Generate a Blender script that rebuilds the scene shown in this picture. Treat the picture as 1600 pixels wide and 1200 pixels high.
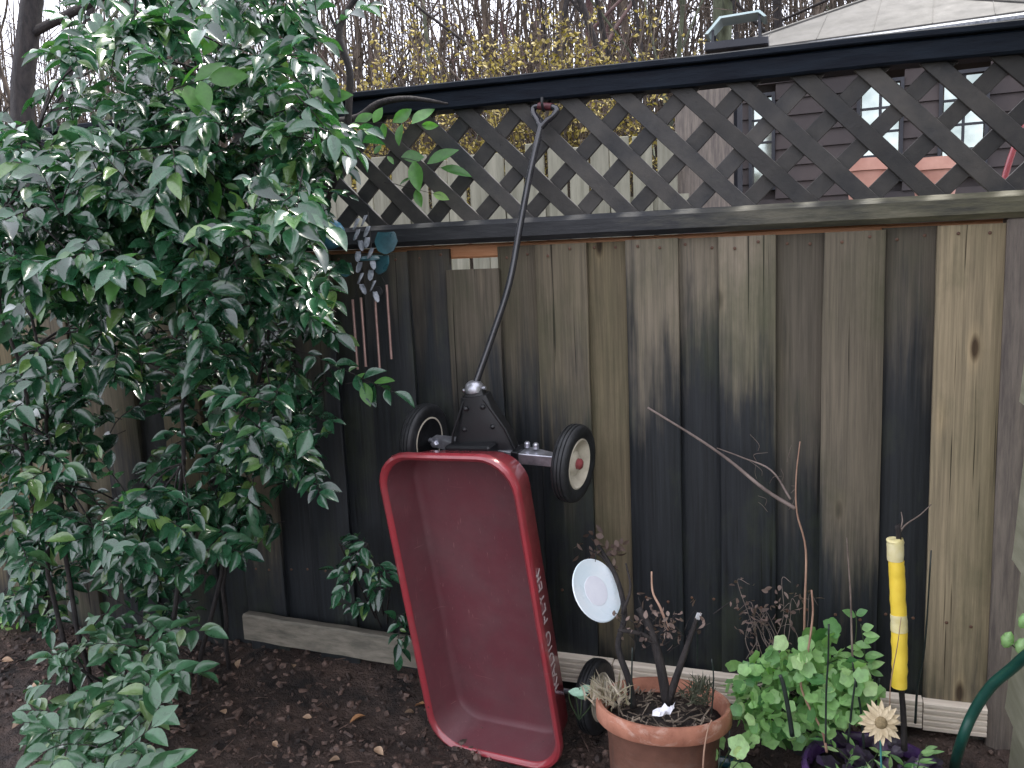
import bpy, bmesh, math, random
import numpy as np
from mathutils import Vector, Matrix, noise

# ------------------------------------------------------------------ scene, camera, sky, sun
for o in list(bpy.data.objects):
    bpy.data.objects.remove(o)
scene = bpy.context.scene
COL = scene.collection

CAM_D, CAM_H, YAW, PITCH, ROLL, FPX = 2.46, 1.35, .321, .1547, .0448, 1350.0
cy_, sy_ = math.cos(YAW), math.sin(YAW)
FW = Vector((-sy_ * math.cos(PITCH), cy_ * math.cos(PITCH), -math.sin(PITCH)))
_r = Vector((cy_, sy_, 0))
_u = _r.cross(FW)
RT = math.cos(ROLL) * _r - math.sin(ROLL) * _u
UP = math.sin(ROLL) * _r + math.cos(ROLL) * _u
CAMP = Vector((0, -CAM_D, CAM_H))
cam_data = bpy.data.cameras.new('camera')
cam = bpy.data.objects.new('camera', cam_data)
COL.objects.link(cam)
m3 = Matrix((RT, UP, -FW)).transposed()
cam.matrix_world = Matrix.Translation(CAMP) @ m3.to_4x4()
cam_data.sensor_width = 36
cam_data.lens = 36 * FPX / 1600
cam_data.clip_start = .05
cam_data.clip_end = 500
scene.camera = cam
scene.render.resolution_x, scene.render.resolution_y = 1024, 768

SUN_DIR = Vector((.15, .42, .90)).normalized()          # towards the sun
world = bpy.data.worlds.new('World')
scene.world = world
world.use_nodes = True
wn, wl = world.node_tree.nodes, world.node_tree.links
wn.clear()
w_out = wn.new('ShaderNodeOutputWorld')
w_bg = wn.new('ShaderNodeBackground')
w_sky = wn.new('ShaderNodeTexSky')
w_sky.sky_type = 'NISHITA'
w_sky.sun_disc = False
w_sky.sun_elevation = math.asin(SUN_DIR.z)
w_sky.sun_rotation = math.atan2(SUN_DIR.x, SUN_DIR.y)
w_mix = wn.new('ShaderNodeMix')
w_mix.data_type = 'RGBA'
w_mix.inputs['Factor'].default_value = .82
w_mix.inputs['B'].default_value = (6.2, 6.1, 6.65, 1)      # cloud cover
wl.new(w_sky.outputs[0], w_mix.inputs['A'])
wl.new(w_mix.outputs['Result'], w_bg.inputs['Color'])
w_bg.inputs['Strength'].default_value = .10
wl.new(w_bg.outputs[0], w_out.inputs[0])
sun_data = bpy.data.lights.new('sun', 'SUN')
sun_data.energy = 1.5
sun_data.angle = math.radians(14)
sun_data.color = (1, .95, .86)
sun = bpy.data.objects.new('sun', sun_data)
COL.objects.link(sun)
sun.rotation_euler = SUN_DIR.to_track_quat('Z', 'Y').to_euler()
vs = scene.view_settings
vs.view_transform = 'Standard'
vs.look = 'None'
vs.gamma = 1
vs.use_curve_mapping = False
vs.exposure = 2.15

# ------------------------------------------------------------------ helpers
rnd = random.Random(7)
rng = np.random.default_rng(7)


def at(px, py, y):
    """point on the vertical plane y = const that the photograph shows at (px, py)"""
    d = FW + RT * ((px - 800) / FPX) - UP * ((py - 600) / FPX)
    return CAMP + d * ((y - CAMP.y) / d.y)


def atz(px, py, z):
    d = FW + RT * ((px - 800) / FPX) - UP * ((py - 600) / FPX)
    return CAMP + d * ((z - CAMP.z) / d.z)


def topix(P):
    d = Vector(P) - CAMP
    z = d.dot(FW)
    return 800 + FPX * d.dot(RT) / z, 600 - FPX * d.dot(UP) / z


class MB:
    def __init__(self):
        self.v, self.f = [], []

    def add(self, v, f):
        n = len(self.v)
        self.v += [tuple(p) for p in v]
        self.f += [tuple(i + n for i in q) for q in f]
        return self

    def box(self, lo, hi, mat=None):
        x0, y0, z0 = lo
        x1, y1, z1 = hi
        v = [Vector(p) for p in ((x0, y0, z0), (x1, y0, z0), (x1, y1, z0), (x0, y1, z0),
                                 (x0, y0, z1), (x1, y0, z1), (x1, y1, z1), (x0, y1, z1))]
        if mat is not None:
            v = [mat @ p for p in v]
        return self.add(v, [(3, 2, 1, 0), (4, 5, 6, 7), (0, 1, 5, 4), (1, 2, 6, 5), (2, 3, 7, 6), (3, 0, 4, 7)])

    def tube(self, pts, r, n=6, caps=True):
        pts = [Vector(p) for p in pts]
        k = len(pts)
        if not hasattr(r, '__len__'):
            r = [r] * k
        T = []
        for i in range(k):
            t = pts[min(i + 1, k - 1)] - pts[max(i - 1, 0)]
            T.append(t.normalized() if t.length > 1e-9 else Vector((0, 0, 1)))
        a = T[0].orthogonal().normalized()
        vs_ = []
        for i in range(k):
            a = (a - T[i] * a.dot(T[i]))
            a = a.normalized() if a.length > 1e-6 else T[i].orthogonal().normalized()
            b = T[i].cross(a)
            for j in range(n):
                w = 2 * math.pi * j / n
                vs_.append(pts[i] + (a * math.cos(w) + b * math.sin(w)) * r[i])
        fs = [(i * n + j, i * n + (j + 1) % n, (i + 1) * n + (j + 1) % n, (i + 1) * n + j)
              for i in range(k - 1) for j in range(n)]
        if caps:
            fs.append(tuple(reversed(range(n))))
            fs.append(tuple((k - 1) * n + j for j in range(n)))
        return self.add(vs_, fs)

    def lathe(self, prof, n=32, mat=None, wob=0):
        """profile of (r, z) turned about z"""
        vs_, k = [], len(prof)
        for r, z in prof:
            for j in range(n):
                w = 2 * math.pi * j / n
                q = Vector((r * math.cos(w), r * math.sin(w), z))
                if wob:
                    q += Vector((noise.noise(q * 9), noise.noise(q * 9 + Vector((5, 0, 0))), noise.noise(q * 9 + Vector((0, 9, 0))))) * wob
                vs_.append(mat @ q if mat is not None else q)
        fs = [(i * n + j, i * n + (j + 1) % n, (i + 1) * n + (j + 1) % n, (i + 1) * n + j)
              for i in range(k - 1) for j in range(n)]
        if prof[0][0] > 1e-6:
            fs.append(tuple(reversed(range(n))))
        if prof[-1][0] > 1e-6:
            fs.append(tuple((k - 1) * n + j for j in range(n)))
        return self.add(vs_, fs)

    def build(self, name, mat, parent=None, smooth=False, bevel=0):
        me = bpy.data.meshes.new(name)
        me.from_pydata([tuple(p) for p in self.v], [], self.f)
        me.update()
        return put(name, me, mat, parent, smooth, bevel)


def put(name, me, mat, parent=None, smooth=False, bevel=0):
    if mat is not None:
        me.materials.clear()
        me.materials.append(mat)
    if bevel:
        bm = bmesh.new()
        bm.from_mesh(me)
        bmesh.ops.bevel(bm, geom=bm.edges[:], offset=bevel, segments=1, affect='EDGES')
        bm.to_mesh(me)
        bm.free()
    if smooth:
        me.polygons.foreach_set('use_smooth', [True] * len(me.polygons))
        if smooth == 'auto':
            me.set_sharp_from_angle(angle=math.radians(40))
    o = bpy.data.objects.new(name, me)
    COL.objects.link(o)
    if parent is not None:
        adopt(o, parent)
    return o


def adopt(o, parent):
    o.parent = parent
    o.matrix_parent_inverse = world_of(parent).inverted()


def world_of(o):
    m = o.matrix_basis.copy()
    if o.parent is not None:
        m = world_of(o.parent) @ o.matrix_parent_inverse @ m
    return m


def tag(o, label, cat, group=None, kind=None):
    if label:
        o['label'] = label
    if cat:
        o['category'] = cat
    if group:
        o['group'] = group
    if kind:
        o['kind'] = kind
    return o


def thing(name, label, cat, loc, group=None):
    o = bpy.data.objects.new(name, None)
    o.empty_display_size = .05
    COL.objects.link(o)
    o.location = loc
    return tag(o, label, cat, group)


def curve_pts(pts, n=6):
    """Catmull-Rom through the points"""
    P = [Vector(p) for p in pts]
    P = [P[0] * 2 - P[1]] + P + [P[-1] * 2 - P[-2]]
    out = []
    for i in range(1, len(P) - 2):
        for k in range(n):
            t = k / n
            a, b, c, d = P[i - 1], P[i], P[i + 1], P[i + 2]
            out.append(.5 * ((2 * b) + (c - a) * t + (2 * a - 5 * b + 4 * c - d) * t * t + (3 * b - a - 3 * c + d) * t ** 3))
    out.append(P[-2])
    return out


def smoothstep(a, b, x):
    t = max(0, min(1, (x - a) / (b - a)))
    return t * t * (3 - 2 * t)


# ------------------------------------------------------------------ materials
class NT:
    def __init__(self, name):
        self.m = bpy.data.materials.new(name)
        self.m.use_nodes = True
        self.n, self.l = self.m.node_tree.nodes, self.m.node_tree.links
        self.b = self.n['Principled BSDF']

    def new(self, t, **kw):
        o = self.n.new(t)
        for k, v in kw.items():
            setattr(o, k, v)
        return o

    def link(self, a, b):
        self.l.new(a, b)

    def coord(self, kind='Object', scale=(1, 1, 1)):
        if kind == 'World':
            c = self.new('ShaderNodeNewGeometry').outputs['Position']
        else:
            c = self.new('ShaderNodeTexCoord').outputs[kind]
        mp = self.new('ShaderNodeMapping')
        mp.inputs['Scale'].default_value = scale
        self.link(c, mp.inputs['Vector'])
        return mp.outputs[0]

    def noise(self, vec, scale=5, detail=4, rough=.6, dist=0):
        t = self.new('ShaderNodeTexNoise')
        t.inputs['Scale'].default_value = scale
        t.inputs['Detail'].default_value = detail
        t.inputs['Roughness'].default_value = rough
        t.inputs['Distortion'].default_value = dist
        self.link(vec, t.inputs['Vector'])
        return t.outputs['Fac']

    def ramp(self, fac, stops):
        r = self.new('ShaderNodeValToRGB')
        e = r.color_ramp.elements
        while len(e) < len(stops):
            e.new(.5)
        for i, (p, c) in enumerate(stops):
            e[i].position = p
            e[i].color = (*c, 1) if len(c) == 3 else c
        self.link(fac, r.inputs[0])
        return r.outputs[0]

    def math(self, op, a, b=None, c=None, clamp=False):
        m = self.new('ShaderNodeMath', operation=op, use_clamp=clamp)
        for i, x in enumerate((a, b, c)):
            if x is None:
                continue
            if isinstance(x, (int, float)):
                m.inputs[i].default_value = x
            else:
                self.link(x, m.inputs[i])
        return m.outputs[0]

    def mix(self, f, a, b, blend='MIX'):
        m = self.new('ShaderNodeMix', data_type='RGBA', blend_type=blend)
        for k, x in (('Factor', f), ('A', a), ('B', b)):
            if isinstance(x, (int, float)):
                m.inputs[k].default_value = x
            elif isinstance(x, tuple):
                m.inputs[k].default_value = (*x, 1)[:4]
            else:
                self.link(x, m.inputs[k])
        return m.outputs['Result']

    def bump(self, h, strength=.4, dist=.005):
        b = self.new('ShaderNodeBump')
        b.inputs['Strength'].default_value = strength
        b.inputs['Distance'].default_value = dist
        self.link(h, b.inputs['Height'])
        self.link(b.outputs[0], self.b.inputs['Normal'])

    def set(self, color=None, rough=None, **kw):
        for k, x in [('Base Color', color), ('Roughness', rough)] + list(kw.items()):
            if x is None:
                continue
            if isinstance(x, tuple):
                self.b.inputs[k].default_value = (*x, 1)[:4]
            elif isinstance(x, (int, float)):
                self.b.inputs[k].default_value = x
            else:
                self.link(x, self.b.inputs[k])
        return self.m


def nmat(name, c1, c2, scale=8, rough=.6, bump=.3, bdist=.004, stretch=(1, 1, 1), kind='Object', lo=.35, hi=.65, island=0., spec=.5, metal=0., bscale=None):
    t = NT(name)
    v = t.coord(kind, stretch)
    n1 = t.noise(v, scale, 5, .65)
    col = t.ramp(n1, [(lo, c1), (hi, c2)])
    if island:
        g = t.math('FRACT', t.math('ADD', t.new('ShaderNodeNewGeometry').outputs['Random Per Island'], t.new('ShaderNodeObjectInfo').outputs['Random']))
        h = t.new('ShaderNodeHueSaturation')
        h.inputs['Saturation'].default_value = 1
        t.link(t.math('MULTIPLY_ADD', g, island * 2, 1 - island), h.inputs['Value'])
        t.link(col, h.inputs['Color'])
        col = h.outputs[0]
    if bump:
        t.bump(t.noise(v, bscale or scale * 4, 4, .7), bump, bdist)
    n2 = t.noise(v, scale * 1.7, 3)
    return t.set(col, t.math('MULTIPLY_ADD', n2, .25, rough - .125), Metallic=metal, **{'Specular IOR Level': spec})


def fence_mat(name, light, mid, dark):
    """weathered board: object colour r = height where the damp begins, g = how tan, b = lightness"""
    t = NT(name)
    pos = t.new('ShaderNodeNewGeometry').outputs['Position']
    sp = t.new('ShaderNodeSeparateXYZ')
    t.link(pos, sp.inputs[0])
    oi = t.new('ShaderNodeObjectInfo')
    sc = t.new('ShaderNodeSeparateColor')
    t.link(oi.outputs['Color'], sc.inputs[0])
    offs = t.new('ShaderNodeCombineXYZ')
    t.link(t.math('MULTIPLY', oi.outputs['Random'], 37), offs.inputs[2])
    va = t.new('ShaderNodeVectorMath', operation='ADD')
    t.link(pos, va.inputs[0])
    t.link(offs.outputs[0], va.inputs[1])

    def mapped(s):
        mp = t.new('ShaderNodeMapping')
        mp.inputs['Scale'].default_value = s
        t.link(va.outputs[0], mp.inputs['Vector'])
        return mp.outputs[0]
    tongues = t.noise(mapped((16, 16, 1.1)), 1, 3, .55, .4)
    blot = t.noise(mapped((6, 6, 3.2)), 1, 4, .6)
    edge = t.math('ADD', t.math('MULTIPLY_ADD', tongues, .9, -.45), t.math('MULTIPLY_ADD', blot, .5, -.25))
    fine = t.noise(mapped((60, 60, 2.2)), 1, 5, .75, .6)
    edge = t.math('ADD', edge, t.math('MULTIPLY_ADD', fine, .5, -.25))
    zz = t.math('SUBTRACT', t.math('ADD', sp.outputs[2], edge), sc.outputs[0])
    dry = t.new('ShaderNodeMapRange', interpolation_type='SMOOTHSTEP')
    dry.inputs['From Min'].default_value = -.20
    dry.inputs['From Max'].default_value = .24
    t.link(zz, dry.inputs['Value'])
    grain = t.noise(mapped((110, 110, 3)), 1, 5, .7, .3)
    gray_tan = t.mix(sc.outputs[1], light, mid)
    moss = t.noise(mapped((5, 5, 1.6)), 1, 3, .6)
    gray_tan = t.mix(t.ramp(moss, [(.45, (0, 0, 0)), (.7, (.45, .45, .45))]), gray_tan, (.11, .115, .06))
    vo = t.new('ShaderNodeTexVoronoi')
    vo.inputs['Scale'].default_value = 1
    t.link(mapped((8, 8, 2.6)), vo.inputs['Vector'])
    kn = t.ramp(vo.outputs['Distance'], [(.05, (.25, .2, .17)), (.085, (.8, .75, .7)), (.11, (1.18, 1.15, 1.1)), (.2, (1, 1, 1))])
    gray_tan = t.mix(1.0, gray_tan, kn, 'MULTIPLY')
    lig = t.mix(1.0, gray_tan, t.ramp(grain, [(.3, (.55, .55, .55)), (.7, (1.15, 1.12, 1.1))]), 'MULTIPLY')
    vv = t.new('ShaderNodeCombineColor')
    for i in range(3):
        t.link(sc.outputs[2], vv.inputs[i])
    lig = t.mix(1.0, lig, vv.outputs[0], 'MULTIPLY')
    dk = t.mix(1.0, dark, t.ramp(grain, [(.3, (.5, .5, .5)), (.7, (1.5, 1.5, 1.5))]), 'MULTIPLY')
    col = t.mix(dry.outputs[0], dk, lig)
    crack = t.noise(mapped((70, 70, 1.3)), 1, 2, .5, .2)
    ck = t.ramp(crack, [(.29, (.18, .17, .16)), (.325, (1, 1, 1))])
    col = t.mix(1.0, col, ck, 'MULTIPLY')
    algae = t.noise(mapped((4, 4, 2)), 1, 6, .7)
    col = t.mix(t.ramp(algae, [(.5, (0, 0, 0)), (.72, (.5, .5, .5))]), col, (.05, .062, .03))
    t.bump(t.math('MULTIPLY', grain, crack), .6, .004)
    rough = t.math('MULTIPLY_ADD', dry.outputs[0], .3, t.math('MULTIPLY_ADD', grain, .2, .42))
    return t.set(col, rough, **{'Specular IOR Level': .35})


def leaf_mat(name, c1, c2, c3, rough=.28, trans=.12, spec=.5, back=None, coat=0.):
    t = NT(name)
    g = t.new('ShaderNodeNewGeometry')
    oi = t.new('ShaderNodeObjectInfo')
    r = t.math('FRACT', t.math('ADD', g.outputs['Random Per Island'], oi.outputs['Random']))
    col = t.ramp(r, [(0, c1), (.55, c2), (.86, c2), (1, c3)])
    sn = t.noise(t.coord('World', (1, 1, 1)), 210, 2, .5)
    col = t.mix(t.ramp(sn, [(.70, (0, 0, 0)), (.74, (.7, .7, .7))]), col, (.07, .05, .03))
    n = t.noise(t.coord('World', (1, 1, 1)), 60, 2)
    col = t.mix(1.0, col, t.ramp(n, [(.3, (.8, .8, .8)), (.7, (1.15, 1.15, 1.15))]), 'MULTIPLY')
    col = t.mix(t.math('MULTIPLY', g.outputs['Backfacing'], .6), col, back or tuple(min(1, x * 1.5 + .01) for x in c2))
    t.set(col, t.math('MULTIPLY_ADD', n, .2, rough - .1), **{'Specular IOR Level': spec, 'Coat Weight': coat, 'Coat Roughness': .12})
    tr = t.new('ShaderNodeBsdfTranslucent')
    t.link(t.mix(1.0, col, (1.5, 1.9, .7), 'MULTIPLY'), tr.inputs[0])
    ms = t.new('ShaderNodeMixShader')
    ms.inputs[0].default_value = trans
    t.link(t.b.outputs[0], ms.inputs[1])
    t.link(tr.outputs[0], ms.inputs[2])
    t.link(ms.outputs[0], t.n['Material Output'].inputs[0])
    return t.m


def moss_rail():
    """dark damp rail that turns dry and mossy towards the right"""
    t = NT('mossy_rail')
    v = t.coord('World', (1, 6, 6))
    n = t.noise(v, 5, 5, .65)
    sp = t.new('ShaderNodeSeparateXYZ')
    t.link(t.new('ShaderNodeNewGeometry').outputs['Position'], sp.inputs[0])
    f = t.math('ADD', t.math('MULTIPLY_ADD', sp.outputs[0], 1.1, .45), t.math('MULTIPLY_ADD', n, 1.6, -.8), clamp=True)
    damp = t.ramp(n, [(.35, (.007, .009, .012)), (.65, (.028, .03, .034))])
    dry = t.ramp(n, [(.3, (.05, .048, .034)), (.5, (.10, .096, .058)), (.72, (.17, .155, .11))])
    t.bump(t.noise(v, 24, 4, .7), .4, .004)
    return t.set(t.mix(f, damp, dry), .65)


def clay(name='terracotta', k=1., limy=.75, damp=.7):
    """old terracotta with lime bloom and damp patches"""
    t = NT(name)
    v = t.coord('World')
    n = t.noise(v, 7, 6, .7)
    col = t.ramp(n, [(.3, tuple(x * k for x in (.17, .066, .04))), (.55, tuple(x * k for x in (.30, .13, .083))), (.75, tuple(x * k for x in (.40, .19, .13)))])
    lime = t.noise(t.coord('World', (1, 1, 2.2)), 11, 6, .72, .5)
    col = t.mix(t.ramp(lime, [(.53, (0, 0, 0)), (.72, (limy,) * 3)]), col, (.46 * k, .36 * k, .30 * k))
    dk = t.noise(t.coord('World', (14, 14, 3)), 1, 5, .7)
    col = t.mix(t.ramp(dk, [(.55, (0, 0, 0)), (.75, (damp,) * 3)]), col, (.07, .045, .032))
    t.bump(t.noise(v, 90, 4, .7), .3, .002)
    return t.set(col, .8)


M = {}
M['board'] = fence_mat('weathered_fence_board', (.26, .235, .195), (.30, .245, .145), (.014, .017, .020))
M['rail'] = nmat('dark_wet_rail', (.003, .005, .010), (.008, .013, .021), 6, .65, .4, .004, (1, 6, 6), 'World', spec=.15)
M['rail_moss'] = moss_rail()
M['slat'] = nmat('lattice_slat_wood', (.008, .010, .013), (.062, .056, .048), 7, .6, .5, .004, (1, 1, 1), 'World', .3, .75, island=.4)
M['base'] = nmat('pale_treated_timber', (.55, .48, .39), (.74, .66, .55), 5, .7, .4, .003, (1.2, 12, 12), 'World')
M['plank'] = nmat('mossy_old_plank', (.10, .095, .075), (.22, .20, .16), 6, .75, .5, .004, (1.5, 6, 6), 'World')
M['cedar'] = nmat('orange_lit_cedar', (.45, .2, .09), (.6, .3, .15), 6, .6, .3, .003, (1, 8, 8), 'World')  # orange light in the slit is put into this wood colour
M['post'] = nmat('purple_brown_post', (.085, .072, .064), (.17, .145, .12), 6, .65, .5, .004, (14, 14, 1.2), 'World')
M['siding'] = nmat('olive_siding_paint', (.25, .255, .18), (.36, .36, .27), 5, .55, .25, .003, (6, 1, 6), 'World')
M['nail'] = nmat('rusty_nail', (.06, .03, .02), (.14, .07, .04), 300, .6, 0, kind='World')
M['soil'] = nmat('damp_soil', (.006, .0045, .004), (.085, .055, .042), 8, .85, 1.0, .03, (1, 1, 1), 'World', .35, .7, bscale=30)
M['chip'] = nmat('bark_chips', (.018, .012, .010), (.13, .085, .067), 40, .7, .4, .003, (1, 1, 1), 'World', island=.7)
M['drylitter'] = nmat('dry_litter', (.07, .05, .04), (.30, .25, .19), 40, .7, .2, .001, kind='World', island=.5)
M['deadleaf'] = nmat('dead_leaf', (.20, .12, .07), (.42, .30, .2), 30, .6, .2, .001, (1, 1, 1), 'World', island=.4)
M['orangeleaf'] = nmat('orange_dead_leaf', (.30, .14, .06), (.50, .27, .13), 30, .55, .2, .001, (1, 1, 1), 'World')


def paint(name, c, rough=.3, dirt=(.05, .03, .03), amount=.5, coat=.3, wear=False):
    t = NT(name)
    v = t.coord('World')
    n = t.noise(v, 7, 6, .7)
    n2 = t.noise(v, 90, 3, .7)
    f = t.math('MULTIPLY', t.ramp(n, [(.42, (0, 0, 0)), (.75, (1, 1, 1))]), amount)
    col = t.mix(f, c, dirt)
    col = t.mix(t.ramp(n2, [(.66, (0, 0, 0)), (.74, (.35, .35, .35))]), col, dirt)
    if wear:
        sv = t.coord('World', (240, 240, 5))
        s1 = t.noise(sv, 1, 2, .5, .3)
        sv2 = t.coord('World', (4, 9, 160))
        s2 = t.noise(sv2, 1, 2, .5, .3)
        sc_ = t.math('MAXIMUM', t.ramp(s1, [(.70, (0, 0, 0)), (.73, (1, 1, 1))]), t.ramp(s2, [(.72, (0, 0, 0)), (.75, (1, 1, 1))]))
        col = t.mix(t.math('MULTIPLY', sc_, .45), col, (.28, .15, .14))
        ch = t.noise(v, 38, 5, .75)
        col = t.mix(t.ramp(ch, [(.69, (0, 0, 0)), (.705, (1, 1, 1))]), col, (.05, .028, .022))
        du = t.noise(v, 3.3, 6, .72)
        col = t.mix(t.ramp(du, [(.45, (0, 0, 0)), (.7, (.3, .3, .3))]), col, (.16, .09, .09))
    t.bump(n2, .06, .002)
    return t.set(col, t.math('ADD', t.math('MULTIPLY', f, .4), t.math('MULTIPLY_ADD', n2, .12, rough - .05)), **{'Coat Weight': coat, 'Coat Roughness': .14})


M['red'] = paint('red_enamel', (.32, .030, .042), .28, (.09, .026, .03), .5, 1.0, True)
M['shaded_red'] = paint('scuffed_shaded_red', (.115, .029, .038), .5, (.075, .036, .04), .6, .05, True)  # shade inside the tray is put into this darker red; scuffs are wear
M['darkred'] = paint('dark_red_plastic', (.07, .012, .016), .5, (.03, .02, .02), .5, 0)
M['text'] = paint('white_lettering', (.62, .55, .55), .5, (.3, .1, .1), .6, 0)
M['black_metal'] = paint('black_metal', (.004, .005, .007), .45, (.012, .013, .014), .5, .1)
M['steel'] = nmat('grey_steel', (.35, .36, .40), (.6, .61, .66), 30, .35, .1, .001, metal=.85)
M['shaft'] = nmat('black_glossy_shaft', (.012, .013, .018), (.02, .021, .027), 30, .22, .05, .001, spec=.8)
M['tyre'] = nmat('black_rubber', (.006, .007, .008), (.022, .024, .027), 25, .55, .3, .002)
M['hub'] = nmat('cream_wheel_hub', (.42, .38, .30), (.62, .58, .48), 20, .45, .2, .001)
M['terracotta'] = clay('shaded_terracotta', .42, .3)  # shade on the pot's side is painted into this dark clay
M['terracotta_rim'] = clay('lit_terracotta', 1.35, .6, .25)  # light falling on the rim is painted in as paler clay
M['potsoil'] = nmat('pot_soil', (.012, .01, .009), (.05, .036, .03), 40, .9, 1., .012)
M['purple'] = nmat('purple_glaze', (.035, .016, .07), (.11, .05, .18), 7, .25, .15, .002, spec=.7)
M['teal'] = nmat('teal_glaze', (.008, .03, .04), (.02, .09, .11), 8, .25, .15, .002, spec=.7)
M['blackpot'] = nmat('black_plastic', (.008, .008, .009), (.02, .02, .02), 15, .5, .1, .001)
M['yellow'] = nmat('yellow_foam', (.82, .58, .05), (.9, .68, .08), 14, .55, .25, .002)
M['cream'] = nmat('cream_tape', (.66, .58, .25), (.78, .72, .45), 20, .5, .2, .001)
M['hose'] = nmat('green_hose', (.006, .045, .035), (.012, .075, .055), 12, .4, .15, .001)
M['plate'] = nmat('pale_blue_plate', (.70, .82, .88), (.82, .88, .92), 8, .3, .05, .001)
M['plate_pink'] = nmat('pink_print', (.74, .76, .83), (.80, .82, .88), 24, .35, 0)
M['white'] = nmat('white_plastic', (.6, .62, .66), (.78, .78, .82), 20, .5, .2, .001)
M['copper'] = nmat('copper_tube', (.35, .22, .20), (.5, .34, .31), 20, .35, .1, .001, metal=.7)
M['bluegl'] = nmat('blue_glass', (.03, .14, .24), (.09, .27, .38), 10, .2, .05, .001, spec=.8)
M['tealgl'] = nmat('teal_shell', (.010, .04, .052), (.035, .11, .13), 14, .3, .2, .001)
M['shell'] = nmat('grey_shell', (.12, .14, .165), (.34, .37, .41), 60, .35, .2, .001)
M['cord'] = nmat('dark_cord', (.02, .02, .02), (.05, .045, .04), 30, .8, 0)
M['bark'] = nmat('dark_bark', (.008, .007, .008), (.034, .028, .026), 12, .8, .8, .008, (3, 3, 1), 'World')
M['bark_far'] = nmat('grey_brown_bark', (.03, .024, .018), (.13, .10, .075), 6, .85, .5, .01, (2, 2, .6), 'World')
M['bark_moss'] = nmat('mossy_bark', (.035, .04, .025), (.10, .115, .07), 5, .9, .5, .01, (2, 2, .6), 'World')
M['twig_red'] = nmat('reddish_twigs', (.06, .032, .032), (.12, .07, .065), 6, .85, 0, kind='World')
M['stem_pale'] = nmat('pale_dry_stem', (.22, .12, .085), (.42, .27, .19), 14, .6, .2, .001, kind='World')
M['stem_grey'] = nmat('grey_dry_stem', (.10, .075, .065), (.24, .19, .165), 14, .7, .4, .002, kind='World')
M['stem_green'] = nmat('dark_green_stem', (.02, .04, .018), (.05, .08, .03), 14, .5, .2, .001, kind='World')
M['stake'] = nmat('dark_stake', (.006, .012, .011), (.02, .03, .026), 14, .45, .2, .001, kind='World')
M['laurel'] = leaf_mat('glossy_shrub_leaf', (.006, .028, .017), (.026, .098, .047), (.14, .24, .07), .28, .16, .5, coat=.9)
M['laurel_new'] = leaf_mat('fresh_shrub_leaf', (.045, .14, .03), (.075, .20, .045), (.16, .30, .06), .35, .3)
M['low'] = leaf_mat('low_bush_leaf', (.025, .08, .035), (.05, .13, .065), (.16, .24, .10), .3, .15, coat=.6)
M['mint'] = leaf_mat('soft_round_leaf', (.06, .18, .06), (.24, .42, .16), (.42, .56, .28), .45, .25)
M['pale_leaf'] = leaf_mat('pale_broad_leaf', (.22, .40, .14), (.32, .50, .22), (.5, .62, .3), .4, .2)
M['purple_leaf'] = leaf_mat('dark_purple_leaf', (.02, .012, .03), (.05, .028, .075), (.12, .07, .15), .35, .08, coat=.4)
M['mint_pale'] = leaf_mat('pale_mint_leaf', (.2, .36, .26), (.3, .48, .36), (.4, .55, .45), .45, .15)
M['yellowleaf'] = leaf_mat('forsythia_bloom', (.20, .155, .045), (.31, .245, .06), (.38, .32, .13), .6, .06)
M['drygrass'] = leaf_mat('dry_grass', (.26, .22, .16), (.45, .40, .32), (.6, .56, .48), .7, .1)
M['brownleaf'] = leaf_mat('brown_shrivelled_leaf', (.05, .032, .026), (.13, .09, .075), (.25, .19, .16), .7, .1)
M['roof'] = nmat('pale_canvas_roof', (.048, .047, .043), (.082, .08, .075), 2.2, .75, .15, .006, (2, 2, .5), 'World')
M['housewall'] = nmat('dark_maroon_wall', (.022, .018, .019), (.055, .042, .040), 1.4, .7, .3, .01, (1, 1, .5), 'World')
M['housepost'] = nmat('navy_trim', (.006, .008, .014), (.016, .019, .028), 4, .5, .1, .002, kind='World')
M['picket'] = nmat('pale_olive_picket', (.15, .15, .11), (.25, .245, .19), 3, .75, .3, .004, (8, 8, .8), 'World', island=.2)
M['tealroof'] = nmat('pale_teal_metal', (.42, .56, .56), (.55, .68, .67), 4, .5, .1, .002, kind='World')
M['flower'] = nmat('dried_straw_petals', (.45, .36, .22), (.66, .56, .38), 40, .7, .2, .001, kind='World')
M['flower_c'] = nmat('dried_flower_centre', (.16, .12, .06), (.3, .23, .12), 120, .8, .6, .002, kind='World')
M['teal_stem'] = nmat('teal_wire', (.05, .22, .22), (.08, .3, .29), 20, .4, 0, kind='World')
M['claypink'] = nmat('salmon_clay', (.40, .2, .15), (.55, .31, .24), 6, .75, .2, .002, kind='World')


def glass():
    t = NT('window_pane')
    n = t.noise(t.coord('World'), 4, 3)
    return t.set(t.ramp(n, [(.35, (.26, .31, .29)), (.65, (.5, .55, .52))]), .08, **{'Specular IOR Level': 1.0, 'Metallic': .75})


M['pane'] = glass()


# ------------------------------------------------------------------ ground
def gz(x, y):
    """terrain height: level along the fence on the left, falling in front of it on the right"""
    d = smoothstep(-1.9, -1.0, x) * smoothstep(.05, -.25, y) * .12
    h = -d - .03 * smoothstep(-.3, -1.6, y)
    if -4 < x < 2 and -3 < y < .5:
        v = Vector((x, y, 0))
        h += .018 * noise.noise(v * 3.1) + .013 * noise.noise(v * 9) + .011 * noise.noise(v * 21)
    return h


def axis(lo, hi, step, far):
    a = list(np.arange(lo, hi + 1e-6, step))
    s, x, R = step, hi, []
    while x < far:
        s *= 1.35
        x += s
        R.append(x)
    s, x, L = step, lo, []
    while x > -far:
        s *= 1.35
        x -= s
        L.append(x)
    return L[::-1] + a + R


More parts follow.
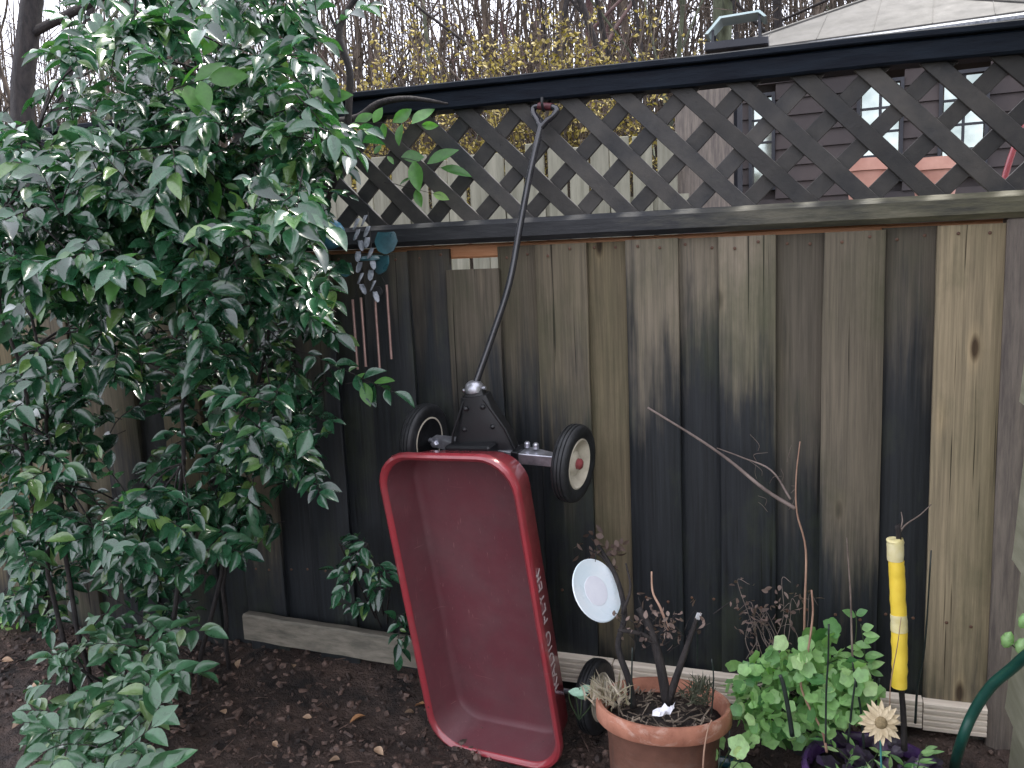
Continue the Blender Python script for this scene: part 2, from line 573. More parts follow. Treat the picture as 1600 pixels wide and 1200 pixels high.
gx, gy = axis(-3.4, 1.0, .028, 150), axis(-1.6, .15, .028, 150)
b = MB()
b.v = [(x, y, gz(x, y)) for y in gy for x in gx]
nx = len(gx)
b.f = [(j * nx + i, j * nx + i + 1, (j + 1) * nx + i + 1, (j + 1) * nx + i) for j in range(len(gy) - 1) for i in range(nx - 1)]
ground = b.build('ground', M['soil'], smooth=True)
tag(ground, 'dark damp garden soil in front of the fence', 'ground', kind='structure')

# bark chips and clods, uncountable
b = MB()
for i in range(9000):
    x = rnd.uniform(-3.0, .7)
    y = -rnd.random() ** .8 * 1.5 + .02
    if noise.noise(Vector((x * 2, y * 2, 3))) < -.25 and rnd.random() < .7:
        continue
    s = rnd.choice((.003, .004, .005, .006, .008, .011))
    R = Matrix.Translation((x, y, gz(x, y) + s * .25)) @ Matrix.Rotation(rnd.uniform(0, 6.3), 4, 'Z') @ Matrix.Rotation(rnd.uniform(-.5, .5), 4, 'X') @ Matrix.Rotation(rnd.uniform(-.5, .5), 4, 'Y')
    l, w, h = s * rnd.uniform(.8, 1.9), s * rnd.uniform(.5, .9), s * rnd.uniform(.2, .5)
    v = [R @ Vector((sx * l * rnd.uniform(.6, 1), sy * w * rnd.uniform(.6, 1), sz * h)) for sz in (-1, 1) for sx, sy in ((-1, -1), (1, -1), (1, 1), (-1, 1))]
    b.add(v, [(3, 2, 1, 0), (4, 5, 6, 7), (0, 1, 5, 4), (1, 2, 6, 5), (2, 3, 7, 6), (3, 0, 4, 7)])
for i in range(900):
    x, y = rnd.uniform(-3.0, .7), -rnd.random() * 1.5
    s = rnd.uniform(.006, .02) * (1 if rnd.random() < .8 else 1.5)
    o_ = Vector((rnd.uniform(0, 99), 0, 0))
    v = [Vector(q).normalized() for q in ((1, 1, 1), (-1, -1, 1), (-1, 1, -1), (1, -1, -1), (1.7, 0, 0), (-1.7, 0, 0), (0, 1.7, 0), (0, -1.7, 0), (0, 0, 1.5), (0, 0, -1.5), (1, 1, -1), (-1, -1, -1), (1, -1, 1), (-1, 1, 1))]
    v = [Vector((x, y, gz(x, y) + s * .15)) + q * s * (.75 + .5 * noise.noise(q * 2 + o_)) for q in v]
    b.add(v, [(4, 0, 12), (4, 12, 3), (4, 3, 10), (4, 10, 0), (5, 1, 13), (5, 11, 1), (5, 2, 11), (5, 13, 2), (6, 13, 0), (6, 2, 13), (6, 10, 2), (6, 0, 10), (7, 12, 1), (7, 3, 12), (7, 11, 3), (7, 1, 11), (8, 0, 13), (8, 13, 1), (8, 1, 12), (8, 12, 0), (9, 10, 3), (9, 2, 10), (9, 11, 2), (9, 3, 11)])
for i in range(260):
    x, y = rnd.uniform(-3.0, .7), -rnd.random() * 1.4
    a, l = rnd.uniform(0, 6.28), rnd.uniform(.02, .08)
    p0 = Vector((x, y, gz(x, y) + .006))
    p1 = Vector((x + l * math.cos(a), y + l * math.sin(a), 0))
    p1.z = gz(p1.x, p1.y) + rnd.uniform(.004, .015)
    b.tube([p0, p0.lerp(p1, .5) + Vector((0, 0, rnd.uniform(0, .006))), p1], rnd.uniform(.0008, .002), 4, False)
tag(b.build('bark_chips', M['chip']), 'brown bark chips and clods strewn over the soil', 'bark chips', kind='stuff')

# ------------------------------------------------------------------ fence
fence = thing('wooden_fence', 'tall weathered board fence with diamond lattice along its top', 'fence', (-1, 0, 0))
edges = [.485, .349, .209, .075, -.060, -.192, -.320, -.450, -.581, -.716, -.850, -1.000]
# damp height, tan, lightness of the boards named by the right-hand edge
look = {0: (-.2, .75, 1.05), 1: (1.05, .15, .42), 2: (.55, .35, .58), 3: (.72, .2, .42), 4: (1.0, .3, .9), 5: (1.06, .3, .8),
        6: (1.06, .3, .78), 7: (.15, .8, .58), 8: (.86, .5, .58), 9: (.95, .4, .46), 10: (.98, .3, .45), 11: (1.15, .1, .33), 12: (1.2, .1, .33), 13: (1.22, .15, .3), 14: (1.0, .3, .35)}
x = -1.0
while x > -4.2:
    x -= rnd.uniform(.130, .142)
    edges.append(x)
BTOP = 1.362
fr = random.Random(11)
for i in range(len(edges) - 1):
    x1, x0 = edges[i], edges[i + 1]
    w = x1 - x0
    top = BTOP + fr.uniform(-.006, .003)
    y = (-.011 if i % 2 == 0 else .011) + fr.uniform(-.001, .001)
    bot = -.04 + fr.uniform(-.01, .02)
    g = -.009 if i % 2 == 0 else .001
    nz = 14
    bb = MB()
    th = .019
    cup = fr.uniform(-.002, .004)
    lean = fr.uniform(-.003, .003)
    xs = [x0 + g, x0 + g + .004, (x0 + x1) / 2, x1 - g - .004, x1 - g]
    ys = [0.003, 0, -cup, 0, .003]
    V = []
    for k in range(nz + 1):
        z = bot + (top - bot) * k / nz
        for j, xx in enumerate(xs):
            wv = .0016 * noise.noise(Vector((xx * 3, z * 5, i * 3.3)))
            V.append((xx + wv + lean * (z - .7), y - th / 2 + ys[j] + wv, z))
        for xx in (xs[-1], xs[0]):
            wv = .0016 * noise.noise(Vector((xx * 3, z * 5, i * 3.3)))
            V.append((xx + wv + lean * (z - .7), y + th / 2, z))
    F = []
    n = 7
    for k in range(nz):
        for j in range(n):
            F.append((k * n + j, k * n + (j + 1) % n, (k + 1) * n + (j + 1) % n, (k + 1) * n + j))
    F.append(tuple(reversed(range(n))))
    F.append(tuple(nz * n + j for j in range(n)))
    if i == 10 or i == 11:                                   # the notch below the rail
        V = [(vx, vy, vz if vz < top - .001 else (top - .060 if i == 10 else vz)) for vx, vy, vz in V]
    bb.add(V, F)
    o = bb.build('fence_board', M['board'], fence, smooth='auto')
    if i in look:
        o.color = (*look[i], 1)
    else:
        o.color = (fr.choice((.2, .4, .7, 1.0, 1.2)), fr.uniform(.4, 1.0), fr.uniform(.4, .7), 1)

# nail heads where the boards meet the rails behind
nm = MB().lathe([(.0045, 0), (.0045, .0012), (.0025, .002), (0, .0022)], 8, Matrix.Rotation(math.pi / 2, 4, 'X')).build('nail', M['nail'])
nail_me = nm.data
bpy.data.objects.remove(nm)
for i in range(min(len(edges) - 1, 18)):
    for zz in (.30, 1.335):
        if i == 10 and zz > 1:
            continue
        for q in (.25, .75):
            o = bpy.data.objects.new('nail', nail_me)
            COL.objects.link(o)
            o.location = (edges[i + 1] + (edges[i] - edges[i + 1]) * q + fr.uniform(-.008, .008), (-.0225 if i % 2 == 0 else -.0005) , zz + fr.uniform(-.01, .01))
            o.parent = fence
            o.matrix_parent_inverse = Matrix.Translation(fence.location).inverted()
# lattice
LZ0, LZ1 = 1.425, 1.772
per = .155
span = LZ1 - LZ0
sw = .044
for layer, sgn, y in ((0, -1, -.012), (1, 1, .002)):
    me = None
    k = 0
    zc_ = (LZ0 + LZ1) / 2
    x = (-2.0325 + zc_ if layer else 1.3015 - zc_) - 21 * per
    while x < 1.2:
        x += per
        xc = x
        if me is None:
            L = span * math.sqrt(2) / 2 + .012
            R = Matrix.Rotation(-sgn * math.pi / 4, 4, 'Y')
            bb = MB().box((-L, -.006, -sw / 2), (L, .006, sw / 2), R)
            o = bb.build('lattice_slat', M['slat'], None, bevel=.0012)
            me = o.data
        else:
            o = bpy.data.objects.new('lattice_slat', me)
            COL.objects.link(o)
        o.location = (xc + fr.uniform(-.004, .004), y, (LZ0 + LZ1) / 2)
        o.rotation_euler = (0, fr.uniform(-.015, .015), 0)
        o.parent = fence
        o.matrix_parent_inverse = Matrix.Translation(fence.location).inverted()


def rail(name, x0, x1, y0, y1, z0, z1, mat, sag=0.0, nseg=24, par=fence, cham=.006):
    bb = MB()
    V, F = [], []
    for k in range(nseg + 1):
        xx = x0 + (x1 - x0) * k / nseg
        dz = .003 * noise.noise(Vector((xx * 2, z0 * 7, 0))) + .0012 * noise.noise(Vector((xx * 12, z0 * 7, 3)))
        c = cham
        for (yy, zz) in ((y0, z0 + c), (y0 + c, z0), (y1 - c, z0), (y1, z0 + c), (y1, z1 - c), (y1 - c, z1), (y0 + c, z1), (y0, z1 - c)):
            V.append((xx, yy, zz + dz))
    n = 8
    for k in range(nseg):
        for j in range(n):
            F.append(((k + 1) * n + j, (k + 1) * n + (j + 1) % n, k * n + (j + 1) % n, k * n + j))
    F.append(tuple(range(n)))
    F.append(tuple(reversed([nseg * n + j for j in range(n)])))
    bb.add(V, F)
    return bb.build(name, mat, par, smooth='auto')


rail('top_rail', -4.2, 1.2, -.045, .045, 1.757, 1.810, M['rail'], nseg=60)
rail('cap_board', -4.2, 1.2, -.060, .060, 1.812, 1.830, M['rail'], nseg=60, cham=.003)
rail('lattice_rail', -4.2, 1.2, -.046, .045, 1.372, 1.438, M['rail_moss'], nseg=60, cham=.014)
rail('back_rail', -4.2, 1.2, .024, .06, 1.328, 1.3715, M['cedar'], nseg=30)
rail('back_rail', -4.2, 1.2, .022, .06, .25, .34, M['slat'], nseg=30)
for x0, x1 in ((.493, .60), (-2.62, -2.53)):
    MB().box((x0, -.03 if x0 > 0 else .061, -.2), (x1, .07 if x0 > 0 else .15, 1.371)).build('post', M['post'], fence, bevel=.004)


# ridged base boards
def ridged(x0, x1, ztop, h, slope, y, name, mat, par):
    prof = []
    n = 5
    for k in range(n):
        a = h * k / n
        e = h / n
        prof += [(0.0, a + .0015), (-.004, a + .004), (-.004, a + e - .004), (0.0, a + e - .0015)]
    prof += [(.026, h), (.026, 0)]
    V, F = [], []
    m = len(prof)
    ns = 12
    for k in range(ns + 1):
        xx = x0 + (x1 - x0) * k / ns
        for (py, pz) in prof:
            V.append((xx, y + py, ztop - h + pz + slope * (xx - x0) + .002 * noise.noise(Vector((xx * 4, 0, 1)))))
    for k in range(ns):
        for j in range(m):
            F.append((k * m + (j + 1) % m, k * m + j, (k + 1) * m + j, (k + 1) * m + (j + 1) % m))
    F.append(tuple(range(m)))
    F.append(tuple(reversed([ns * m + j for j in range(m)])))
    return MB().add(V, F).build(name, mat, par, smooth='auto')


ridged(.337, .492, .083, .084, 0, -.046, 'base_board', M['base'], fence)
ridged(-.52, .334, .098, .084, -.012, -.046, 'base_board', M['base'], fence)
ridged(-1.10, -.523, .108, .084, -.012, -.046, 'base_board', M['base'], fence)

A, Bp = at(384, 957, -.055), at(668, 1001, -.10)
pl = MB()
d = (Bp - A).normalized()
nrm = Vector((-d.y, d.x, 0)).normalized()
V, F = [], []
for k in range(13):
    c = A.lerp(Bp, k / 12 * 1.35)
    c.z += .004 * noise.noise(Vector((k * .7, 0, 0)))
    for a, zz in ((-.02, -.09), (.02, -.09), (.022, -.004), (.016, 0), (-.014, .001), (-.02, -.006)):
        V.append(c + nrm * a + Vector((0, 0, zz)))
for k in range(12):
    for j in range(6):
        F.append((k * 6 + j, k * 6 + (j + 1) % 6, (k + 1) * 6 + (j + 1) % 6, (k + 1) * 6 + j))
F += [tuple(reversed(range(6))), tuple(72 + j for j in range(6))]
tag(pl.add(V, F).build('edging_plank', M['plank'], smooth='auto'), 'weathered grey plank on edge in the soil left of the red wagon', 'plank')

# ------------------------------------------------------------------ siding wall at the right edge
shed = thing('siding_wall', 'olive painted wall of wide lapped siding at the right edge', 'wall', (.55, -.6, 0))
MB().box((.553, -1.75, -.25), (.66, -.125, 2.02)).build('wall_core', M['siding'], shed)
z = -.27
while z < 1.95:
    bb = MB()
    V = []
    for yy in (-1.75, -.120):
        V += [(0.516, yy, z), (0.552, yy, z), (0.552, yy, z + .398), (0.540, yy, z + .398), (0.518, yy, z + .02)]
    F = [(0, 1, 2, 3, 4), (9, 8, 7, 6, 5)] + [(j, j + 5, (j + 1) % 5 + 5, (j + 1) % 5) for j in range(5)]
    bb.add(V, F).build('siding_board', M['siding'], shed)
    z += .40


# ------------------------------------------------------------------ wagon
def rounded(a, bb, r, n=7):
    """outline of a rounded rectangle, half length a along y and half width bb along x"""
    out = []
    for cx, cyy, w0 in ((bb - r, a - r, 0), (-(bb - r), a - r, 90), (-(bb - r), -(a - r), 180), (bb - r, -(a - r), 270)):
        for k in range(n + 1):
            w = math.radians(w0 + 90 * k / n)
            out.append((cx + r * math.cos(w), cyy + r * math.sin(w)))
    return out


TILT, LEANO = .085, .11
Fd = Vector((-TILT, -LEANO, 1)).normalized()
Ud = Vector((-.205, -1, 0))
Ud = (Ud - Fd * Ud.dot(Fd)).normalized()
Rd = Fd.cross(Ud).normalized()
wagon = thing('toy_wagon', 'red metal toy wagon hanging upright from the fence by its handle', 'toy wagon', (0, 0, 0))
WO = Vector((-.840, -.214, .361))             # middle of the tray floor
WM = Matrix((Rd, Fd, Ud)).transposed().to_4x4()
WM.translation = WO
wagon.matrix_basis = WM


def local(o):
    """parts modelled in the wagon's own frame"""
    o.parent = wagon
    return o


HL, HW, DEP = .462, .214, .122
loops = []
for inset, z in ((.045, .0), (.028, .003), (.020, .012), (.008, DEP - .006), (.004, DEP), (-.004, DEP + .005), (-.011, DEP + .002),
                 (-.014, DEP - .008), (-.012, DEP - .017), (-.004, DEP - .019), (.004, DEP - .012), (.0165, .011), (.026, -.001), (.045, -.004)):
    r = .098 - inset * .6
    loops.append([(x, y, z) for x, y in rounded(HL - inset, HW - inset, r)])
tb = MB()
n = len(loops[0])
V = [p for L in loops for p in L]
F = [(k * n + j, k * n + (j + 1) % n, (k + 1) * n + (j + 1) % n, (k + 1) * n + j) for k in range(len(loops) - 1) for j in range(n)]
F = [tuple(reversed(q)) for q in F]
F += [tuple(range(n)), tuple(reversed([(len(loops) - 1) * n + j for j in range(n)]))]
tray = local(tb.add(V, F).build('tray', M['red'], smooth='auto'))
tray.data.materials.append(M['shaded_red'])
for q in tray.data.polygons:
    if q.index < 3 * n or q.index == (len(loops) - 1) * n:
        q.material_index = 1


def lettering(words):
    fc = bpy.data.curves.new('lettering', 'FONT')
    fc.body = words
    fc.size = .054
    fc.extrude = .0006
    fc.space_character = 1.12
    fc.align_x, fc.align_y = 'CENTER', 'CENTER'
    fo = bpy.data.objects.new('lettering_tmp', fc)
    COL.objects.link(fo)
    bpy.context.view_layer.update()
    me = bpy.data.meshes.new_from_object(fo.evaluated_get(bpy.context.evaluated_depsgraph_get()))
    bpy.data.objects.remove(fo)
    return me


me = lettering('RADIO FLYER')
sl = math.atan2(.0125, DEP - .023)
up_ = Vector((math.sin(sl), 0, math.cos(sl)))
out_ = Vector((math.cos(sl), 0, -math.sin(sl)))
Tm = Matrix((Vector((0, 1, 0)), up_, out_)).transposed().to_4x4()
Tm.translation = Vector((HW - .0165 + .5 * .0125 + .0016, -.06, .011 + (DEP - .023) * .5))
me.transform(Tm @ Matrix.Diagonal((1.02, 1, 1, 1)))
let = put('lettering', me, M['text'])
let['kind'] = 'stuff'
let.parent = tray

WR = .108


def wheel_meshes():
    """wheel turning about x; outside is +x"""
    ry = Matrix.Rotation(math.pi / 2, 4, 'Y')
    ty = [(.070, -.018), (.082, -.022), (.098, -.0225), (.105, -.018), (.1075, -.0125), (.1045, -.011), (.1045, -.0095), (.108, -.008), (.1085, -.002), (.1055, -.001), (.1055, .001), (.1085, .002), (.108, .008), (.1045, .0095), (.1045, .011), (.1075, .0125), (.105, .018), (.098, .0225), (.082, .022), (.070, .018), (.070, -.018)]
    t = MB().lathe(ty[:-1] + [(.070, .018), (.070, -.018)], 40, ry)
    h = MB().lathe([(.012, -.016), (.03, -.006), (.052, -.006), (.062, -.014), (.066, -.0195), (.0705, -.018), (.0705, .018), (.066, .0195), (.060, .014), (.05, .006), (.034, .004), (.026, .010), (.018, .012), (.0, .012)], 36, ry)
    c = MB().lathe([(.0155, .0121), (.0155, .020), (.011, .025), (.0, .027)], 20, ry)
    return t, h, c


tyre_me = hub_me = cap_me = None


def wheel(pos, steer, flip):
    global tyre_me, hub_me, cap_me
    if tyre_me is None:
        t, h, c = wheel_meshes()
        o = t.build('tyre', M['tyre'], smooth='auto')
        tyre_me = o.data
        bpy.data.objects.remove(o)
        o = h.build('hub', M['hub'], smooth='auto')
        hub_me = o.data
        bpy.data.objects.remove(o)
        o = c.build('hub_cap', M['red'], smooth='auto')
        cap_me = o.data
        bpy.data.objects.remove(o)
    w = bpy.data.objects.new('wheel', tyre_me)
    COL.objects.link(w)
    w.parent = wagon
    w.location = pos
    w.rotation_euler = (0, 0, steer + (math.pi if flip else 0))
    for nm, me_ in (('wheel_hub', hub_me), ('hub_cap', cap_me)):
        h = bpy.data.objects.new(nm, me_)
        COL.objects.link(h)
        h.parent = w


STEER = -.13
AXF, AXR, AZ = .412, -.352, -.085
HT = .245
cs, sn = math.cos(STEER), math.sin(STEER)
wheel((.045 + HT * cs, AXF + HT * sn, AZ), STEER, False)
wheel((.045 - HT * cs, AXF - HT * sn, AZ), STEER, True)
wheel((HT, AXR, AZ), 0, False)
wheel((-HT, AXR, AZ), 0, True)
ax = Matrix.Translation((.045, AXF, AZ)) @ Matrix.Rotation(STEER, 4, 'Z')
local(MB().tube([ax @ Vector((-HT, 0, 0)), ax @ Vector((HT, 0, 0))], .0075, 10).build('front_axle', M['steel'], smooth='auto'))
local(MB().tube([(-HT, AXR, AZ), (HT, AXR, AZ)], .0075, 10).build('rear_axle', M['steel'], smooth='auto'))
bo = MB()
# pressed bolster that carries the front axle: plate, two drooping wings, flange
V = []
for yy in (-.016, .016):
    V += [ax @ Vector(p) for p in ((-.21, yy, .012), (-.21, yy, -.012), (-.10, yy, -.030), (.10, yy, -.030), (.21, yy, -.012), (.21, yy, .012), (.10, yy, .030), (-.10, yy, .030))]
F = [tuple(range(8)), tuple(reversed(range(8, 16)))] + [((j + 1) % 8, j, j + 8, (j + 1) % 8 + 8) for j in range(8)]
bo.add(V, F)
local(bo.build('front_bolster', M['steel'], bevel=.002))
local(MB().box((-.075, AXF - .10, AZ + .030), (.075, AXF + .04, -.0045)).build('turntable', M['black_metal'], bevel=.006))
rb = MB()
for s in (-1, 1):
    V = []
    for xx in (s * .125, s * .131):
        V += [(xx, AXR - .085, -.0045), (xx, AXR + .085, -.0045), (xx, AXR + .022, AZ - .014), (xx, AXR - .022, AZ - .014)]
    rb.add(V, [(0, 1, 2, 3), (7, 6, 5, 4), (0, 4, 5, 1), (1, 5, 6, 2), (2, 6, 7, 3), (3, 7, 4, 0)])
rb.box((-.131, AXR - .085, -.010), (.131, AXR + .085, -.0048))
local(rb.build('rear_bracket', M['black_metal']))
# small bolts beside the steering plate
for yy, xx in ((AXF + .032, .098), (AXF + .030, .125)):
    local(MB().lathe([(.009, 0), (.009, .012), (.006, .016), (0, .017)], 8, ax @ Matrix.Translation((xx, .022, -.01)) @ Matrix.Rotation(-math.pi / 2, 4, 'X')).build('bolt', M['steel']))

for s_ in (-1, 1):
    local(MB().lathe([(.012, 0), (.012, .008), (.008, .011), (0, .012)], 6, ax @ Matrix.Translation((s_ * .2, -.002, .012))).build('bolt', M['steel']))
    local(MB().box((s_ * .078 - .012, -.020, -.034), (s_ * .078 + .012, .020, .034), ax).build('axle_clip', M['black_metal'], bevel=.003))
# tongue, collar and handle, laid out in world space between the axle and the lattice
WI = WM.inverted()


def wpart(bld, name, mat, par=None, smooth='auto', bevel=0):
    bld.v = [tuple(WI @ Vector(p)) for p in bld.v]
    o = bld.build(name, mat, None, smooth, bevel)
    o.parent = par or wagon
    return o


p_base = WM @ Vector((.02, AXF + .01, AZ + .004))
p_col = at(741, 606, -.205)
tx = (p_col - p_base)
tl = tx.length
tx.normalize()
side = Vector((1, 0, 0))
side = (side - tx * side.dot(tx)).normalized()
fr_ = side.cross(tx)
if fr_.y > 0:
    fr_ = -fr_
tg = MB()
V = []
prof = [(-.03, .098, .034), (.04, .086, .036), (.10, .058, .032), (.16, .040, .027), (tl - .02, .031, .022), (tl, .026, .018)]
for t_, hw, hd in prof:
    c = p_base + tx * t_
    for k in range(12):
        w = 2 * math.pi * k / 12
        cc, ss = math.cos(w), math.sin(w)
        q = (abs(cc) ** .5 * (1 if cc > 0 else -1), abs(ss) ** .5 * (1 if ss > 0 else -1))
        V.append(c + side * (hw * q[0]) + fr_ * (hd * q[1]))
F = [(i * 12 + j, i * 12 + (j + 1) % 12, (i + 1) * 12 + (j + 1) % 12, (i + 1) * 12 + j) for i in range(len(prof) - 1) for j in range(12)]
F += [tuple(reversed(range(12))), tuple(60 + j for j in range(12))]
wpart(tg.add(V, F), 'tongue', M['black_metal'])
cm = Matrix((side, fr_, tx)).transposed().to_4x4()
cm.translation = p_col
for t_, hw in ((.07, .060), (.13, .036)):
    for s_ in (-1, 1):
        c = p_base + tx * t_ + side * (s_ * hw * .72)
        bm_ = Matrix((side, tx, fr_)).transposed().to_4x4()
        bm_.translation = c + fr_ * .031
        wpart(MB().lathe([(.008, -.006), (.008, .003), (.005, .006), (0, .007)], 6, bm_), 'bolt', M['black_metal'])
for s_ in (-1, 1):
    wpart(MB().tube([p_base + tx * .0 + side * (s_ * .096) + fr_ * .036, p_base + tx * .06 + side * (s_ * .080) + fr_ * .036, p_base + tx * (tl - .03) + side * (s_ * .030) + fr_ * .024], .004, 6), 'folded_flange', M['black_metal'])
wpart(MB().tube([p_col - side * .034 - tx * .004, p_col + side * .034 - tx * .004], .0055, 8), 'pivot_pin', M['steel'])
wpart(MB().lathe([(.020, -.014), (.027, -.010), (.028, .002), (.022, .014), (.013, .020), (0, .021)], 20, cm), 'collar', M['steel'])
hp = curve_pts([p_col, at(768, 529, -.181), at(796, 442, -.153), at(813, 350, -.122), at(830, 262, -.095), at(846, 194, -.072)], 5)
handle = wpart(MB().tube(hp, .0095, 12), 'handle', M['shaft'])
# D grip, its bar hooked over a lattice slat
e = hp[-1]
ud = (hp[-1] - hp[-2]).normalized()
sd = Vector((1, -.25, 0))
sd = (sd - ud * sd.dot(ud)).normalized()
g = curve_pts([e - ud * .012, e + sd * .014 + ud * .008, e + sd * .034 + ud * .028, e + sd * .036 + ud * .046, e + ud * .050, e - sd * .036 + ud * .046, e - sd * .034 + ud * .028, e - sd * .014 + ud * .008, e - ud * .012], 5)
wpart(MB().tube(g, .0085, 10), 'grip', M['shaft'], handle)
wpart(MB().tube([e + sd * .022 + ud * .0495, e - sd * .022 + ud * .0495], .0105, 12), 'grip_sleeve', M['darkred'], handle)
hk = e + ud * .040
tag(MB().tube(curve_pts([hk + Vector((0, .062, .03)), hk + Vector((0, .02, .012)), hk + Vector((0, -.012, -.004)), hk + Vector((0, -.026, .012)), hk + Vector((0, -.024, .03))], 5), .004, 8).build('wall_hook', M['black_metal'], smooth='auto'),
    'small black hook under the top rail holding the wagon handle', 'hook')


# ------------------------------------------------------------------ foliage tools
def leaf_template(fold=.18, droop=.12, tip=1.0, rows=5, prof=(0, .72, 1, .74, 0)):
    ts = [i / (rows - 1) for i in range(rows)]
    V, F = [], []
    mid = []
    for i, t in enumerate(ts):
        mid.append(len(V))
        V.append((0, t, -droop * t * t))
    L, Rr = {}, {}
    for i in range(1, rows - 1):
        w = prof[i] * .5
        L[i] = len(V)
        V.append((-w, ts[i], -droop * ts[i] ** 2 + fold * w))
        Rr[i] = len(V)
        V.append((w, ts[i], -droop * ts[i] ** 2 + fold * w))
    F.append((mid[0], mid[1], L[1]))
    F.append((mid[0], Rr[1], mid[1]))
    for i in range(1, rows - 2):
        F.append((mid[i], mid[i + 1], L[i + 1], L[i]))
        F.append((mid[i], Rr[i], Rr[i + 1], mid[i + 1]))
    F.append((mid[-2], mid[-1], L[rows - 2]))
    F.append((mid[-2], Rr[rows - 2], mid[-1]))
    return np.array(V), F


def round_template(n=20, lobes=5, cup=.25):
    V, F = [(0, .42, -.02)], []
    for k in range(n):
        w = 2 * math.pi * k / n - math.pi / 2
        r = .5 * (1 + .10 * math.cos(lobes * w)) * (.72 if k == 0 else 1)
        V.append((r * math.cos(w), .5 + r * math.sin(w), cup * r * r * 2 - .03 + .03 * (k % 2)))
    for k in range(n):
        F.append((0, 1 + k, 1 + (k + 1) % n))
    return np.array(V), F


T_LAUREL = leaf_template(.35, .16, rows=7, prof=(0, .58, .93, 1, .84, .5, 0))
T_FLAT = leaf_template(.15, .08, rows=7, prof=(0, .58, .93, 1, .84, .5, 0))
T_SMALL = leaf_template(.3, .1, rows=3, prof=(0, 1, 0))
T_ROUND = round_template()
T_BLADE = leaf_template(.2, .35, prof=(.5, 1, .9, .6, 0))


def leaf_frames(pos, dirs, nrms, ln, wd):
    pos, dirs, nrms = np.array(pos), np.array(dirs), np.array(nrms)
    dirs = dirs / np.linalg.norm(dirs, axis=1, keepdims=True)
    nrms = nrms - dirs * (nrms * dirs).sum(1, keepdims=True)
    nrms = nrms / (np.linalg.norm(nrms, axis=1, keepdims=True) + 1e-9)
    sx = np.cross(dirs, nrms)
    return pos, sx, dirs, nrms, np.array(ln), np.array(wd)


def leaves_mesh(name, leaves, tmpl, mat, parent):
    """leaves: list of (pos, dir, normal, length, width)"""
    if not leaves:
        return None
    pos, sx, dy, nz, ln, wd = leaf_frames(*zip(*leaves))
    TV, TF = tmpl
    V = (pos[:, None, :] + TV[None, :, 0:1] * (sx * wd[:, None])[:, None, :] + TV[None, :, 1:2] * (dy * ln[:, None])[:, None, :] + TV[None, :, 2:3] * (nz * ln[:, None])[:, None, :]).reshape(-1, 3)
    k = len(TV)
    b_ = MB()
    b_.v = V.tolist()
    b_.f = [tuple(i * k + q for q in f) for i in range(len(leaves)) for f in TF]
    return b_.build(name, mat, parent, smooth=True)


_tmesh = {}


def leaf_objects(name, leaves, tmpl, mat, parent):
    key = (id(tmpl), mat.name)
    if key not in _tmesh:
        me_ = bpy.data.meshes.new(name)
        me_.from_pydata(tmpl[0].tolist(), [], tmpl[1])
        me_.materials.append(mat)
        me_.polygons.foreach_set('use_smooth', [True] * len(me_.polygons))
        _tmesh[key] = me_
    pos, sx, dy, nz, ln, wd = leaf_frames(*zip(*leaves))
    for i in range(len(leaves)):
        o = bpy.data.objects.new(name, _tmesh[key])
        COL.objects.link(o)
        m = Matrix((Vector(sx[i]) * wd[i], Vector(dy[i]) * ln[i], Vector(nz[i]) * ln[i])).transposed().to_4x4()
        m.translation = Vector(pos[i])
        o.parent = parent
        o.matrix_basis = world_of(parent).inverted() @ m


def rv(r_, s=1.0):
    return Vector((r_.gauss(0, s), r_.gauss(0, s), r_.gauss(0, s)))


def spray(r_, root, direction, length, nleaf, lsize, twigs, leaves, droop=.4, up=(.28, -.38, .9), trad=.0018):
    pts, p_, d_ = [root], root.copy(), direction.normalized()
    seg = 5
    for k in range(seg):
        d_ = (d_ + Vector((0, 0, -droop / seg)) + rv(r_, .08)).normalized()
        p_ = p_ + d_ * (length / seg)
        pts.append(p_.copy())
    twigs.tube(pts, [trad * (1 - .12 * k) for k in range(seg + 1)], 4, False)
    U = Vector(up)
    for k in range(nleaf):
        t = .12 + .88 * (k + .5) / nleaf
        i = min(int(t * seg), seg - 1)
        f_ = t * seg - i
        q = pts[i].lerp(pts[i + 1], f_)
        td = (pts[i + 1] - pts[i]).normalized()
        sd_ = td.cross(U)
        sd_ = sd_.normalized() if sd_.length > .01 else Vector((1, 0, 0))
        s_ = 1 if k % 2 else -1
        ld = (td * r_.uniform(.35, .9) + sd_ * s_ * r_.uniform(.6, 1.1) + rv(r_, .18) + Vector((0, 0, -.18)))
        if k == nleaf - 1:
            ld = td + rv(r_, .1)
        nn = U + rv(r_, .38)
        l_ = lsize * (r_.uniform(.45, 1.2) if r_.random() < .8 else r_.uniform(1.1, 1.4))
        leaves.append((q, ld, nn, l_, l_ * r_.uniform(.42, .55)))


